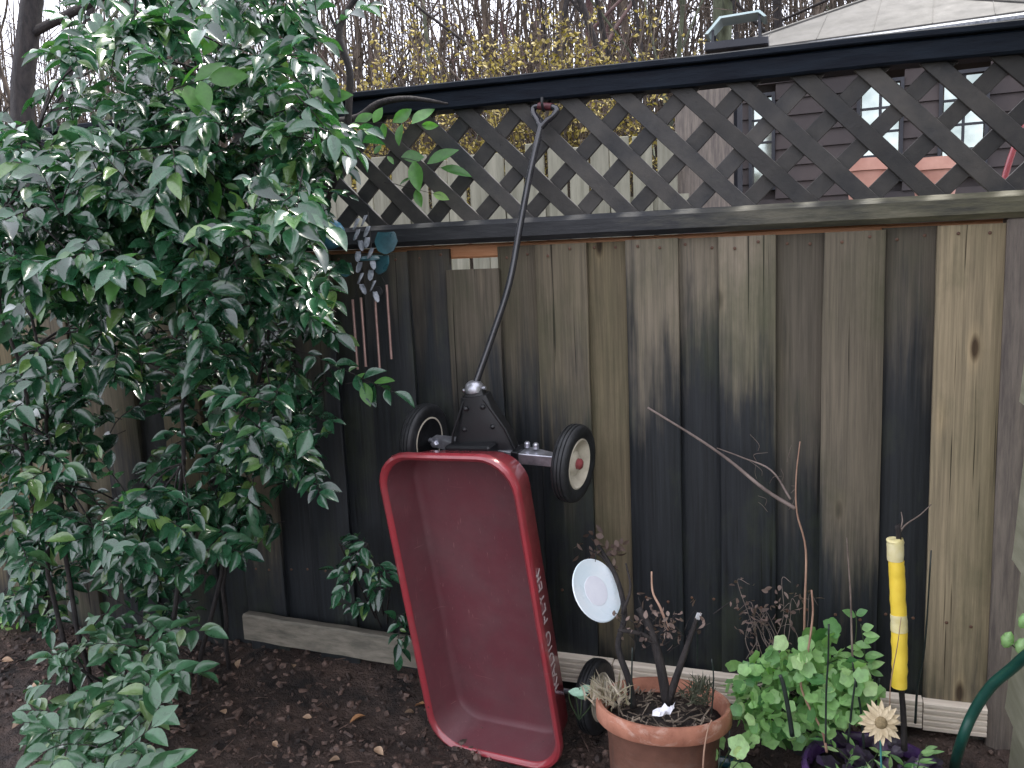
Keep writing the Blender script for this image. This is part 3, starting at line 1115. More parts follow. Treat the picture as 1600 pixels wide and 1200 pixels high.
# ------------------------------------------------------------------ the big evergreen shrub
sr = random.Random(21)
shrub = thing('evergreen_shrub', 'large glossy dark green shrub covering the left of the fence', 'shrub', at(260, 960, -.25))
twigs, lv = MB(), []
hub_pts = []
for base, via, tip in (((130, 985, -.45), (70, 620, -.5), (60, 200, -.55)),
                       ((350, 970, -.18), (345, 700, -.2), (330, 160, -.35)), ((260, 985, -.4), (300, 560, -.45), (420, 130, -.4)),
                       ((300, 980, -.3), (400, 600, -.3), (470, 300, -.25)),
                       ((100, 985, -.45), (30, 560, -.6), (0, 330, -.7))):
    P = [at(*base), at(base[0] * .4 + via[0] * .6, (base[1] + via[1]) / 2, (base[2] + via[2]) / 2), at(*via), at((via[0] + tip[0]) / 2 + sr.uniform(-25, 25), (via[1] + tip[1]) / 2, (via[2] + tip[2]) / 2), at(*tip)]
    P[0].z = gz(P[0].x, P[0].y) - .03
    c = curve_pts(P, 5)
    c = [q + Vector((noise.noise(q * 6), noise.noise(q * 6 + Vector((9, 0, 0))), 0)) * .03 for q in c]
    MB().tube(c, [.008 * (1 - .75 * k / (len(c) - 1)) for k in range(len(c))], 7).build('stem', M['bark'], shrub, smooth=True)
    hub_pts += c[6:]

#  px, py, y-plane, spread in px, sprays
clumps = []
for row, xs_, yp, sp, n_ in ((-20, range(60, 540, 60), -.45, 45, 4), (40, range(120, 500, 60), -.45, 40, 5), (100, range(60, 500, 55), -.5, 40, 6), (165, range(0, 520, 52), -.5, 38, 7),
                             (230, range(-20, 500, 50), -.55, 36, 8), (295, range(-20, 470, 48), -.55, 36, 8), (355, range(-20, 440, 48), -.6, 34, 8),
                             (415, range(-20, 450, 50), -.65, 30, 8), (462, range(0, 440, 62), -.55, 26, 4)):
    for x_ in xs_:
        clumps.append((x_ + sr.uniform(-15, 15), row + sr.uniform(-15, 15), yp + sr.uniform(-.2, .25), sp, n_))
clumps += [(500, 120, -.3, 30, 4), (520, 210, -.3, 25, 4), (470, 270, -.3, 30, 5), (470, 350, -.35, 24, 4), (490, 420, -.35, 22, 3), (450, 450, -.35, 25, 4),
           (505, 500, -.3, 14, 2), (60, 560, -.5, 50, 4), (30, 640, -.5, 40, 5), (330, 600, -.3, 40, 4), (420, 560, -.3, 40, 4), (290, 650, -.35, 30, 3),
           (350, 700, -.35, 30, 5), (420, 690, -.35, 30, 5), (470, 680, -.35, 18, 3), (450, 740, -.3, 30, 4), (80, 700, -.55, 35, 5), (60, 750, -.5, 40, 4),
           (200, 790, -.55, 35, 7), (270, 790, -.5, 25, 5), (150, 830, -.5, 35, 5), (215, 860, -.55, 22, 5), (100, 800, -.45, 30, 3), (380, 800, -.25, 30, 4),
           (30, 500, -.5, 40, 4), (150, 520, -.4, 40, 3), (250, 530, -.4, 40, 3), (560, 60, -.2, 14, 1), (420, 830, -.25, 25, 2), (260, 700, -.3, 30, 2),
           (130, 660, -.3, 40, 2), (480, 600, -.3, 18, 2)]
for i in range(66):
    x_, y_ = sr.uniform(-10, 480), sr.uniform(450, 880)
    if x_ > 480 - max(0, y_ - 640) * .55:
        continue
    clumps.append((x_, y_, sr.uniform(-.6, -.15), 34, 3))
for i in range(14):
    x_, y_ = sr.uniform(-10, 330), sr.uniform(800, 955)
    clumps.append((x_, y_, sr.uniform(-.32, -.10), 30, 3))
for px_, py_, yp, sp, n_ in clumps:
    if (px_ < 125 and py_ < 185) or (px_ > 490 and py_ < 90):
        continue
    c0 = at(px_, py_, yp)
    near = min(hub_pts, key=lambda q: (q - c0).length)
    mid_ = near.lerp(c0, .5) + Vector((0, 0, .03))
    twigs.tube(curve_pts([near, mid_, c0], 3), [.004, .0035, .0032, .003, .0028, .0025, .0022], 4, False)
    for k in range(n_ + (2 if py_ < 480 else 1)):
        root = at(px_ + sr.gauss(0, sp * .7), py_ + sr.gauss(0, sp * .6), yp + sr.uniform(-.12, .12))
        d_ = Vector((sr.gauss(.25, .7), sr.gauss(-.45, .4), sr.gauss(.0, .45)))
        spray(sr, root - d_.normalized() * .05, d_, sr.uniform(.09, .17), sr.randint(6, 10), .060, twigs, lv, .5)
# long sprays that reach out to the right past the crown
new_lv = []
for a, b_, nl in (((455, 545, -.32), (612, 606, -.32), 13), ((430, 640, -.32), (505, 690, -.34), 9), ((410, 700, -.34), (498, 735, -.34), 8), ((440, 250, -.25), (560, 215, -.2), 9)):
    A_, B_ = at(*a), at(*b_)
    spray(sr, A_, (B_ - A_) + Vector((0, 0, .05)), (B_ - A_).length * 1.05, nl, .066, twigs, lv, .25)
for a, b_, nl, s_ in (((530, 190, -.16), (665, 205, -.14), 8, .075), ((560, 235, -.16), (700, 255, -.12), 6, .072), ((600, 285, -.14), (690, 300, -.12), 3, .06),
                      ((380, 110, -.6), (480, 170, -.6), 8, .08), ((420, 180, -.62), (500, 140, -.6), 7, .08), ((250, 150, -.7), (330, 110, -.7), 7, .075), ((150, 420, -.85), (240, 440, -.85), 8, .07), ((20, 420, -.85), (110, 450, -.85), 8, .07), ((300, 250, -.65), (370, 290, -.62), 6, .08), ((380, 640, -.4), (320, 730, -.45), 5, .075), ((60, 250, -.6), (95, 215, -.6), 4, .07),
                      ((540, 600, -.33), (590, 590, -.34), 3, .06), ((90, 400, -.75), (30, 400, -.75), 9, .07), ((170, 780, -.62), (250, 800, -.6), 7, .07), ((400, 20, -.45), (330, 60, -.45), 6, .075)):
    A_, B_ = at(*a), at(*b_)
    spray(sr, A_, (B_ - A_), (B_ - A_).length, nl, s_, twigs, new_lv, .1, up=(.1, -.9, .45))
tag(twigs.build('twigs', M['bark'], shrub, smooth=True), None, None, kind='stuff')


def split_leaves(leaves, k):
    """the k leaves that show largest: near the camera and well inside the frame"""
    sc_ = []
    for i, (p_, d_, n_, l_, w_) in enumerate(leaves):
        u_, v_ = topix(p_)
        vis = 1 if (0 < u_ < 1600 and 0 < v_ < 1200) else .01
        sc_.append((-vis * l_ * w_ / (Vector(p_) - CAMP).length ** 4, i))
    sc_.sort()
    pick = {i for _, i in sc_[:k]}
    return [q for i, q in enumerate(leaves) if i in pick], [q for i, q in enumerate(leaves) if i not in pick]


near_, rest_ = split_leaves(lv, 230)
leaf_objects('leaf', near_, T_LAUREL, M['laurel'], shrub)
leaf_objects('leaf', new_lv, T_FLAT, M['laurel_new'], shrub)
tag(leaves_mesh('foliage', rest_, T_LAUREL, M['laurel'], shrub), None, None, kind='stuff')

# low bush at the bottom left
lowb = thing('low_bush', 'low leafy bush on the soil at the bottom left corner', 'shrub', atz(190, 1180, -.02))
twigs, lv = MB(), []
for i in range(90):
    px_, py_ = sr.uniform(85, 265), sr.uniform(950, 1200)
    px_ += (py_ - 1080) * -.06
    yp = -.42 - .62 * (py_ - 960) / 240 + sr.uniform(-.08, .08)
    root = at(px_, py_, yp)
    d_ = Vector((sr.gauss(0, .7), sr.gauss(-.5, .35), sr.gauss(.1, .4)))
    spray(sr, root, d_, sr.uniform(.08, .13), sr.randint(5, 8), .058, twigs, lv, .4)
for i in range(9):
    a = atz(190 + sr.uniform(-30, 30), 1150 + sr.uniform(-30, 30), -.04)
    twigs.tube(curve_pts([a, a + Vector((sr.uniform(-.05, .05), .02, .12)), a + Vector((sr.uniform(-.15, .15), sr.uniform(-.1, .1), sr.uniform(.2, .35)))], 4), .004, 5, False)
tag(twigs.build('twigs', M['bark'], lowb, smooth=True), None, None, kind='stuff')
near_, rest_ = split_leaves(lv, 120)
leaf_objects('leaf', near_, T_LAUREL, M['low'], lowb)
tag(leaves_mesh('foliage', rest_, T_LAUREL, M['low'], lowb), None, None, kind='stuff')

# small evergreen seedling behind the left edge of the wagon
seed = thing('evergreen_seedling', 'small dark evergreen growing between the plank and the wagon', 'shrub', atz(600, 1010, 0))
twigs, lv = MB(), []
b0 = atz(610, 1012, -.02)
for px_, py_, n_ in ((575, 850, 3), (590, 880, 3), (555, 900, 2), (610, 920, 3), (625, 960, 2), (580, 940, 2), (530, 850, 1), (640, 985, 2)):
    r_ = at(px_, py_, -.16)
    twigs.tube(curve_pts([b0, b0.lerp(r_, .5) + Vector((0, -.02, .03)), r_], 4), .003, 5, False)
    for k in range(n_):
        spray(sr, r_, Vector((sr.gauss(0, .6), sr.gauss(-.4, .3), sr.gauss(0, .5))), sr.uniform(.06, .11), 6, .045, twigs, lv, .4)
tag(twigs.build('twigs', M['bark'], seed, smooth=True), None, None, kind='stuff')
leaf_objects('leaf', lv, T_LAUREL, M['laurel'], seed)

# bare dark vine by the fence top and the gnarled branch over the rail
vine = thing('bare_vine', 'dark bare stem rising past the left end of the fence top', 'branch', at(543, 200, -.16))
MB().tube(curve_pts([at(505, 330, -.12), at(538, 235, -.15), at(545, 160, -.16), at(546, 110, -.17), at(530, 55, -.18), at(540, 20, -.18), at(575, -30, -.18), at(590, -90, -.18)], 6), [.0105] * 30 + [.008] * 13, 8).build('stem', M['bark'], vine, smooth=True)
MB().tube(curve_pts([at(530, 55, -.18), at(515, 20, -.19), at(505, -20, -.2), at(498, -80, -.2)], 5), .0045, 6).build('side_stem', M['bark'], vine, smooth=True)
tag(MB().tube(curve_pts([at(470, 225, -.13), at(520, 196, -.11), at(560, 185, -.10), at(592, 162, -.09), at(640, 154, -.085), at(700, 162, -.08)], 6), [.019, .018, .018, .017, .017, .017, .016, .016, .016, .015, .015, .015, .014, .014, .013, .012, .012, .011, .011, .010, .010, .009, .009, .008, .008, .007, .006, .006, .005, .004, .003], 8).build('gnarled_branch', M['bark'], smooth=True),
    'gnarled brown branch lying along the front of the top rail', 'branch')

# ------------------------------------------------------------------ hanging ornaments
chime = thing('wind_chime', 'wind chime of teal shells and four thin copper tubes hanging by the shrub', 'wind chime', at(580, 330, -.12))
CH = -.12
for (a, b_) in (((551, 468), (564, 578)), ((564, 465), (577, 572)), ((586, 467), (597, 580)), ((604, 445), (617, 562))):
    A_, B_ = at(*a, CH + sr.uniform(-.02, .02)), at(*b_, CH)
    B_ = Vector((A_.x, A_.y, B_.z))
    tu = MB().tube([A_, B_], .0042, 10).build('tube', M['copper'], chime, smooth='auto')
    MB().tube([A_, at(580, 408, CH)], .0008, 4).build('thread', M['cord'], tu)
MB().lathe([(.0, .012), (.03, .010), (.044, .002), (.044, -.003), (0, -.004)], 20, Matrix.Translation(at(582, 405, CH))).build('top_disc', M['tealgl'], chime, smooth='auto')
MB().lathe([(.0, .006), (.015, .005), (.017, 0), (.015, -.005), (0, -.006)], 16, Matrix.Translation(at(590, 456, CH)) @ Matrix.Rotation(1.3, 4, 'X')).build('striker', M['tyre'], chime, smooth='auto')
MB().tube([at(582, 405, CH), at(590, 456, CH)], .0008, 4).build('thread', M['cord'], chime)
MB().tube([at(575, 330, -.05), at(582, 403, CH)], .0012, 4).build('hanging_cord', M['cord'], chime)


def shell(px_, py_, w_, h_, mat_, par, y_=CH - .02, rot=0.):
    """scallop-like pendant, cupped and ribbed"""
    V = [(0, -.004, h_ / 2)]
    n_ = 25
    for k in range(n_):
        a = 1.5 * math.pi * (k / (n_ - 1)) - .75 * math.pi
        r_ = 1 + .03 * math.cos(k * 1.6)
        V.append((math.sin(a) * w_ / 2 * r_, -.006 - .010 * math.cos(a), h_ * .1 - math.cos(a) * h_ * .6 * r_))
    F = [(0, 1 + k, 2 + k) for k in range(n_ - 1)]
    V2 = [(x_, yy + .005, zz) for x_, yy, zz in V]
    F2 = [tuple(reversed([q + len(V) for q in f])) for f in F]
    m_ = len(V)
    F3 = [(1 + k, 1 + k + m_, 2 + k + m_, 2 + k) for k in range(n_ - 1)] + [(0, m_, m_ + 1, 1), (n_, n_ + m_, m_, 0)]
    T_ = Matrix.Translation(at(px_, py_, y_)) @ Matrix.Rotation(rot, 4, 'Z')
    return MB().add([T_ @ Vector(q) for q in V + V2], F + F2 + F3).build('shell_pendant', mat_, par, smooth='auto')


shell(604, 380, .066, .062, M['tealgl'], chime, rot=.2)
shell(598, 414, .055, .052, M['tealgl'], chime, rot=-.3)
shell(541, 422, .040, .04, M['tealgl'], chime, rot=.3)
for k, (px_, y0_, n_) in enumerate(((558, 350, 7), (574, 345, 8))):
    MB().tube([at(px_, y0_ - 15, CH - .03), at(px_ + n_ * 1.5, y0_ + n_ * 17, CH - .03)], .0007, 4).build('thread', M['cord'], chime)
    for j in range(n_):
        shell(px_ + j * 1.5 + sr.uniform(-3, 3), y0_ + j * 17, .017, .030, M['shell'], chime, CH - .032, sr.uniform(-1.2, 1.2))

gb = thing('glass_ball', 'blue glass ball hanging below the lattice at the edge of the shrub', 'ornament', at(516, 366, -.14))
pc = at(516, 366, -.14)
MB().lathe([(0, .045)] + [(.045 * math.sin(math.pi * k / 12), .045 * math.cos(math.pi * k / 12)) for k in range(1, 12)] + [(0, -.045)], 24, Matrix.Translation(pc)).build('ball', M['bluegl'], gb, smooth=True)
MB().lathe([(.010, .042), (.010, .054), (0, .056)], 10, Matrix.Translation(pc)).build('cap', M['steel'], gb)
MB().tube([pc + Vector((0, 0, .055)), at(514, 300, -.04)], .001, 4).build('cord', M['cord'], gb)

# ------------------------------------------------------------------ pots and plants
def pot(name, label, c, R, H, mat_, tilt=0., rimh=.04, rimw=.012, taper=.68, soil_drop=.03, group=None, rim_mat=None):
    t_ = thing(name, label, 'plant pot', c)
    T_ = Matrix.Translation(c) @ Matrix.Rotation(tilt, 4, 'X')
    rb_ = R * taper
    pr = [(0, 0), (rb_ * .96, 0), (rb_, .006), (R - rimw - .008, H - rimh), (R - .003, H - rimh + .001), (R, H - rimh + .005), (R + .001, H - .008), (R - .004, H), (R - .012, H), (R - .016, H - .006), (R - rimw - .012, H - rimh), (rb_ + (R - rb_) * .35, H * .3), (0, H * .3)]
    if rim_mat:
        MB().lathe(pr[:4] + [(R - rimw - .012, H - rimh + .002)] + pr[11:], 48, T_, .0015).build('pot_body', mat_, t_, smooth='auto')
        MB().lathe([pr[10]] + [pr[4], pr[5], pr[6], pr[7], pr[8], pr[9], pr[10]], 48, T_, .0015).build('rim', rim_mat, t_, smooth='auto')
    else:
        MB().lathe(pr, 48, T_, .0015).build('pot_body', mat_, t_, smooth='auto')
    rs = R - rimw - .011
    sb = MB()
    rings = [(0, .012), (rs * .35, .010), (rs * .7, .004), (rs, 0)]
    sb.lathe([(r_, H - soil_drop + z_) for r_, z_ in rings], 28, T_, .006)
    sb.build('soil', M['potsoil'], t_, smooth=True)
    return t_, T_


PC = Vector((-.318, -.43, -.125))
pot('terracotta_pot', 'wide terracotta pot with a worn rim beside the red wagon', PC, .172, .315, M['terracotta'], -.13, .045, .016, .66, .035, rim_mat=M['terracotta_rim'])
SOILZ = .17
# woody stems in it
woody = thing('woody_plant', 'leafless dark woody plant with three thick stems in the terracotta pot', 'plant', at(1045, 1090, -.40))
lvs = []


def branch(pts, r0, r1, mat_, par, name='stem', n=7):
    c = curve_pts(pts, 5)
    m_ = len(c)
    return MB().tube(c, [r0 + (r1 - r0) * k / (m_ - 1) for k in range(m_)], n).build(name, mat_, par, smooth=True)


base_ = at(1043, 1100, -.40)
branch([base_, at(1034, 1050, -.40), at(1024, 1005, -.39), at(1012, 975, -.37), at(998, 950, -.36)], .014, .009, M['bark'], woody)
branch([base_, at(1056, 1060, -.40), at(1070, 1020, -.39), at(1082, 985, -.37), at(1088, 968, -.36)], .011, .005, M['bark'], woody)
branch([at(990, 1105, -.42), at(982, 1060, -.42), at(966, 1010, -.40), at(976, 960, -.34), at(962, 900, -.24), at(930, 845, -.20)], .010, .006, M['bark'], woody)
branch([at(1024, 1005, -.39), at(1000, 990, -.40), at(965, 985, -.41)], .008, .004, M['bark'], woody)
branch([at(1045, 985, -.37), at(1032, 950, -.35), at(1020, 925, -.33), at(1018, 893, -.32)], .004, .0022, M['stem_pale'], woody)
branch([at(972, 960, -.36), at(985, 920, -.33), at(978, 880, -.30)], .005, .002, M['bark'], woody)
branch([at(962, 900, -.24), at(940, 870, -.22), at(918, 858, -.22)], .004, .002, M['bark'], woody)
for k in range(34):
    a = at(sr.gauss(1040, 34), sr.gauss(990, 18), sr.uniform(-.42, -.30))
    e_ = a + Vector((sr.gauss(0, .03), sr.gauss(0, .02), sr.uniform(.01, .06)))
    branch([a, a.lerp(e_, .5) + rv(sr, .006), e_], .0018, .001, M['bark'], woody, 'twig', 4)
    for j in range(3):
        lvs.append((e_ + rv(sr, .01), rv(sr), rv(sr), sr.uniform(.012, .026), sr.uniform(.006, .012)))
for k in range(40):
    a = at(sr.gauss(945, 22), sr.gauss(862, 15), sr.uniform(-.24, -.16))
    lvs.append((a, rv(sr), rv(sr) + Vector((0, -1, 0)), sr.uniform(.018, .035), sr.uniform(.010, .018)))
tag(leaves_mesh('dead_leaves', lvs, T_FLAT, M['brownleaf'], woody), None, None, kind='stuff')

gt = thing('dry_grass_tuft', 'tuft of bleached dry grass at the left rim of the terracotta pot', 'grass', at(945, 1090, -.45))
lvs = []
for k in range(90):
    a = at(sr.gauss(955, 16), 1100 + sr.uniform(-12, 8), sr.uniform(-.50, -.36))
    lvs.append((a, Vector((sr.gauss(-.1, .35), sr.gauss(-.1, .35), sr.uniform(.5, 1))), rv(sr), sr.uniform(.04, .085), sr.uniform(.002, .004)))
tag(leaves_mesh('blades', lvs, T_BLADE, M['drygrass'], gt), None, None, kind='stuff')
gt2 = thing('moss_tuft', 'dark mossy tuft at the right rim of the terracotta pot', 'moss', at(1095, 1080, -.42))
lvs = []
for k in range(150):
    a = at(sr.gauss(1093, 10), 1095 + sr.uniform(-22, 8), sr.uniform(-.46, -.38))
    lvs.append((a, Vector((sr.gauss(0, .4), sr.gauss(-.1, .4), sr.uniform(.5, 1))), rv(sr), sr.uniform(.02, .045), sr.uniform(.002, .004)))
tag(leaves_mesh('blades', lvs, T_BLADE, M['bark_moss'], gt2), None, None, kind='stuff')
pl_ = MB()
for k in range(150):
    a, q = sr.uniform(0, 6.28), math.sqrt(sr.random()) * .135
    c = Vector((PC.x + q * math.cos(a), PC.y + .037 + q * math.sin(a), .160 - .13 * q * math.sin(a) + sr.uniform(0, .008)))
    d_ = Vector((sr.gauss(0, 1), sr.gauss(0, 1), sr.gauss(0, .35))).normalized() * sr.uniform(.004, .022)
    pl_.tube([c - d_, c + d_ + Vector((0, 0, .004))], sr.uniform(.0008, .0025), 4)
tag(pl_.build('pot_litter', M['drylitter']), 'scraps of dry stems littering the soil of the terracotta pot', 'litter', kind='stuff')
# crumpled white label in the pot
bb = MB()
V, F = [], []
P0 = at(1036, 1116, -.50)
for j in range(4):
    for i in range(7):
        V.append(P0 + Vector((-.026 + .009 * i + .004 * noise.noise(Vector((i, j, .5))), .008 * j - .012 + .012 * noise.noise(Vector((i * .8, j * .3, 7.5))), .022 * noise.noise(Vector((i * .9, j * .9, 3.3))) + .004 * i)))
for j in range(3):
    for i in range(6):
        F.append((j * 7 + i, j * 7 + i + 1, (j + 1) * 7 + i + 1, (j + 1) * 7 + i))
tag(bb.add(V, F).build('crumpled_tag', M['white']), 'crumpled white plastic scrap on the soil of the terracotta pot', 'scrap')
wt = thing('plant_label', 'small white plant label on a dark stem above the terracotta pot', 'plant label', at(1090, 1000, -.34))
MB().box((-.007, -.001, -.010), (.007, .001, .010), Matrix.Translation(at(1091, 963, -.34)) @ Matrix.Rotation(.35, 4, 'Y') @ Matrix.Rotation(.5, 4, 'Z')).build('tag', M['white'], wt, bevel=.0006)
MB().tube([at(1089, 1040, -.34), at(1090, 968, -.34)], .002, 6).build('stake', M['stake'], wt)

# pale disc on a stake
ps = thing('disc_ornament', 'pale blue round disc hanging in front of the fence right of the wagon', 'ornament', at(930, 922, -.30))
pcn = at(931, 923, -.30)
vd = (CAMP - pcn).normalized()
nd = (Matrix.Rotation(math.radians(50), 4, 'Z') @ vd.to_4d()).to_3d().normalized()
nd = (nd + Vector((0, 0, .16))).normalized()
xa = Vector((0, 0, 1)).cross(nd).normalized()
PT = Matrix((xa, nd.cross(xa), nd)).transposed().to_4x4()
PT.translation = pcn
MB().lathe([(0, -.004), (.045, -.003), (.084, .003), (.0865, .005), (.084, .007), (.058, .001), (.0, .0005)], 40, PT, .0008).build('disc', M['plate'], ps, smooth='auto')
MB().lathe([(0, .0012), (.040, .0016), (.041, .0010), (0, .0006)], 30, PT).build('centre_print', M['plate_pink'], ps)
MB().tube([pcn + Vector((0, .004, .08)), at(932, 850, -.21)], .0012, 4).build('wire', M['stake'], ps)

# soft round-leaved plant
BL = Vector((0, 0, 0))
bc = atz(1262, 1185, -.08)
pot('nursery_pot', 'black plastic pot under the round leaved green plant', Vector((bc.x, bc.y + .12, -.14)), .135, .20, M['blackpot'], 0, .02, .006, .8, .02)
mint = thing('round_leaf_plant', 'bushy light green plant with round leaves in front of the fence', 'plant', Vector((bc.x, bc.y + .12, .05)))
lv, st = [], MB()
root = Vector((bc.x, bc.y + .12, .05))
for k in range(520):
    a, q = sr.uniform(0, 6.28), math.sqrt(sr.random())
    px_ = 1252 + 118 * q * math.cos(a)
    py_ = 1085 + 72 * q * math.sin(a)
    if py_ < 1010 and px_ > 1200 and sr.random() < .6:
        py_ += 50
    if px_ > 1300 and py_ > 1120:
        continue
    P_ = at(px_, py_, -.33 + sr.uniform(-.10, .12))
    nn = Vector((sr.gauss(0, .7), sr.gauss(-.55, .5), sr.gauss(.8, .45)))
    l_ = sr.uniform(.022, .044)
    lv.append((P_, Vector((sr.gauss(0, .7), sr.gauss(-.2, .4), sr.gauss(-.3, .6))), nn, l_, l_ * sr.uniform(.85, 1.1)))
    if k % 4 == 0:
        st.tube(curve_pts([root + Vector((sr.uniform(-.06, .06), sr.uniform(-.05, .05), 0)), root.lerp(P_, .6) + Vector((0, 0, .02)), P_], 3), .0013, 4, False)
for px_, py_ in ((1285, 1000), (1300, 1005), (1290, 985), (1272, 1000), (1296, 1020)):
    P_ = at(px_, py_, -.30)
    lv.append((P_, Vector((sr.gauss(0, .5), -.3, .4)), Vector((0, -.9, .5)), .05, .05))
    st.tube(curve_pts([root, root.lerp(P_, .5), P_], 3), .0014, 4, False)
tag(st.build('leaf_stalks', M['stem_green'], mint, smooth=True), None, None, kind='stuff')
near_, rest_ = split_leaves(lv, 290)
leaf_objects('leaf', near_, T_ROUND, M['mint'], mint)
tag(leaves_mesh('foliage', rest_, T_ROUND, M['mint'], mint), None, None, kind='stuff')

# teal pot with pale leaves
tc = atz(1130, 1215, .02)
pot('teal_pot', 'small dark teal glazed pot at the bottom edge', Vector((tc.x, tc.y, -.15)), .098, .17, M['teal'], 0, .02, .006, .75, .02)
pp = thing('broad_leaf_plant', 'pale green broad leaved seedling in the small teal pot', 'plant', Vector((tc.x, tc.y, 0)))
lv = []
for px_, py_, l_ in ((1082, 1160, .05), (1072, 1168, .045), (1092, 1170, .045), (1125, 1158, .055), (1140, 1160, .055), (1155, 1160, .045), (1162, 1150, .045), (1160, 1172, .035), (1175, 1148, .03), (1090, 1186, .03), (1150, 1196, .04), (1166, 1195, .035), (1108, 1172, .04)):
    P_ = at(px_, py_ + 12, tc.y + sr.uniform(-.05, .03))
    lv.append((P_, Vector((sr.gauss(0, .5), -.15, .8)), Vector((sr.gauss(0, .2), -.9, .5)), l_, l_ * sr.uniform(.8, 1.0)))
    MB().tube([Vector((tc.x + sr.uniform(-.04, .04), tc.y + sr.uniform(-.03, .03), -.01)), P_], .0014, 4, False).build('stem', M['stem_green'], pp)
leaf_objects('leaf', lv, T_ROUND, M['pale_leaf'], pp)

# purple pot
uc = atz(1365, 1200, .075)
pot('purple_pot', 'glossy purple glazed pot at the bottom right', Vector((uc.x, uc.y, -.15)), .165, .225, M['purple'], 0, .03, .010, .75, .03)
# yellow sleeve on a stick
ys_ = thing('yellow_stake', 'bright yellow sleeve with cream bands on a brown stick', 'garden stake', at(1412, 1165, uc.y + .03))
YP = uc.y + .03
branch([at(1413, 1172, YP), at(1411, 1110, YP), at(1408, 1060, YP), at(1404, 840, YP), at(1402, 828, YP)], .0075, .006, M['bark'], ys_, 'stick')
sl_pts = [(1405, 1073), (1406, 1030), (1405, 985), (1404, 960), (1402, 905), (1400, 876), (1399, 850), (1399, 842)]


def sleeve(i0, i1, mat_, name, r_):
    c = curve_pts([at(*q, YP) for q in sl_pts[i0:i1 + 1]], 5)
    c = [p_ + rv(sr, .0006) for p_ in c]
    rr = [r_ + .0011 * noise.noise(p_ * 40) for p_ in c]
    if i1 == 7:
        rr[-1] *= .6
        rr[-2] *= .85
    MB().tube(c, rr, 16).build(name, mat_, ys_, smooth='auto')


sleeve(0, 2, M['yellow'], 'sleeve', .0178)
sleeve(2, 3, M['cream'], 'band', .0186)
sleeve(3, 5, M['yellow'], 'sleeve', .0178)
sleeve(5, 7, M['cream'], 'band', .0184)
branch([at(1404, 835, YP), at(1415, 820, YP + .04), at(1437, 805, YP + .08), at(1455, 788, YP + .12)], .0025, .001, M['stem_grey'], ys_, 'twig', 5)
branch([at(1404, 835, YP), at(1410, 815, YP), at(1408, 800, YP + .02)], .002, .001, M['stem_grey'], ys_, 'twig', 5)

# dried daisy
df = thing('dried_flower', 'dried straw coloured daisy on a teal wire before the purple pot', 'flower', at(1376, 1190, uc.y - .12))
fcn = at(1376, 1129, uc.y - .12)
fn = (CAMP - fcn).normalized() + Vector((.15, 0, -.1))
fn.normalize()
lv = []
fx = Vector((0, 0, 1)).cross(fn).normalized()
fy = fn.cross(fx)
for ring, (cnt, l_, zl) in enumerate(((17, .042, .0), (13, .034, .004))):
    for k in range(cnt):
        a = 6.283 * k / cnt + ring * .2 + sr.uniform(-.08, .08)
        dd = fx * math.cos(a) + fy * math.sin(a)
        lv.append((fcn + dd * .006 + fn * zl, dd + fn * sr.uniform(-.25, .2), fn + dd * .1, l_ * sr.uniform(.85, 1.08), .0125))
leaf_objects('petal', lv, T_FLAT, M['flower'], df)
FT = Matrix((fx, fy, fn)).transposed().to_4x4()
FT.translation = fcn
MB().lathe([(.014, .002), (.013, .007), (.008, .010), (0, .011)], 14, FT, .001).build('flower_centre', M['flower_c'], df, smooth=True)
branch([fcn - fn * .004, at(1376, 1165, uc.y - .11), at(1378, 1225, uc.y - .08)], .0022, .0022, M['teal_stem'], df, 'stem', 6)

# thin stems, canes and stakes, one thing each
def cane(pts, y_, r0, r1, mat_, name, label, cat='stem'):
    c = curve_pts([at(q[0], q[1], q[2] if len(q) > 2 else y_) for q in pts], 5)
    m_ = len(c)
    o = MB().tube(c, [r0 + (r1 - r0) * k / (m_ - 1) for k in range(m_)], 6).build(name, mat_, smooth=True)
    return tag(o, label, cat)


cane([(1292, 1175), (1284, 1140), (1262, 1100), (1251, 1065), (1262, 1020), (1270, 960), (1268, 922)], -.42, .0036, .0022, M['stem_pale'], 'dry_cane', 'pale wavy dry stem rising from the purple pot')
tall = thing('bare_cane', 'tall thin reddish cane with a grey side branch reaching left across the fence', 'branch', at(1258, 1000, -.22))
branch([at(1256, 1090, -.22), at(1257, 960, -.22), at(1259, 860, -.2), at(1245, 800, -.2), at(1244, 745, -.2), at(1250, 690, -.2)], .0034, .0015, M['stem_pale'], tall)
branch([at(1243, 795, -.2), at(1195, 765, -.16), at(1140, 720, -.12), at(1090, 685, -.08), at(1012, 637, -.05)], .0055, .003, M['stem_grey'], tall, 'side_branch')
branch([at(1235, 780, -.2), at(1205, 735, -.14), at(1160, 715, -.1), at(1120, 700, -.08)], .003, .0015, M['stem_grey'], tall, 'side_branch')
for k in range(12):
    a = at(sr.uniform(1180, 1240), sr.uniform(700, 800), -.17)
    branch([a, a + Vector((sr.gauss(0, .012), -.01, .02)), a + Vector((sr.gauss(0, .02), -.01, sr.uniform(.02, .05)))], .0008, .0004, M['stem_grey'], tall, 'twig', 4)
cane([(1334, 1090), (1331, 1000), (1329, 930), (1325, 870), (1323, 840)], -.34, .003, .0012, M['stem_grey'], 'thin_twig', 'thin grey twig standing above the round leaved plant')
cane([(1290, 1160), (1291, 1080), (1294, 1030), (1295, 975)], -.47, .0024, .0022, M['stake'], 'plant_stake', 'thin black stake standing in the round leaved plant', 'stake')
cane([(1238, 1150), (1232, 1110), (1224, 1070), (1219, 1055)], -.47, .0062, .0050, M['stake'], 'plant_stake', 'thick short black stake leaning left in the round leaved plant', 'stake')
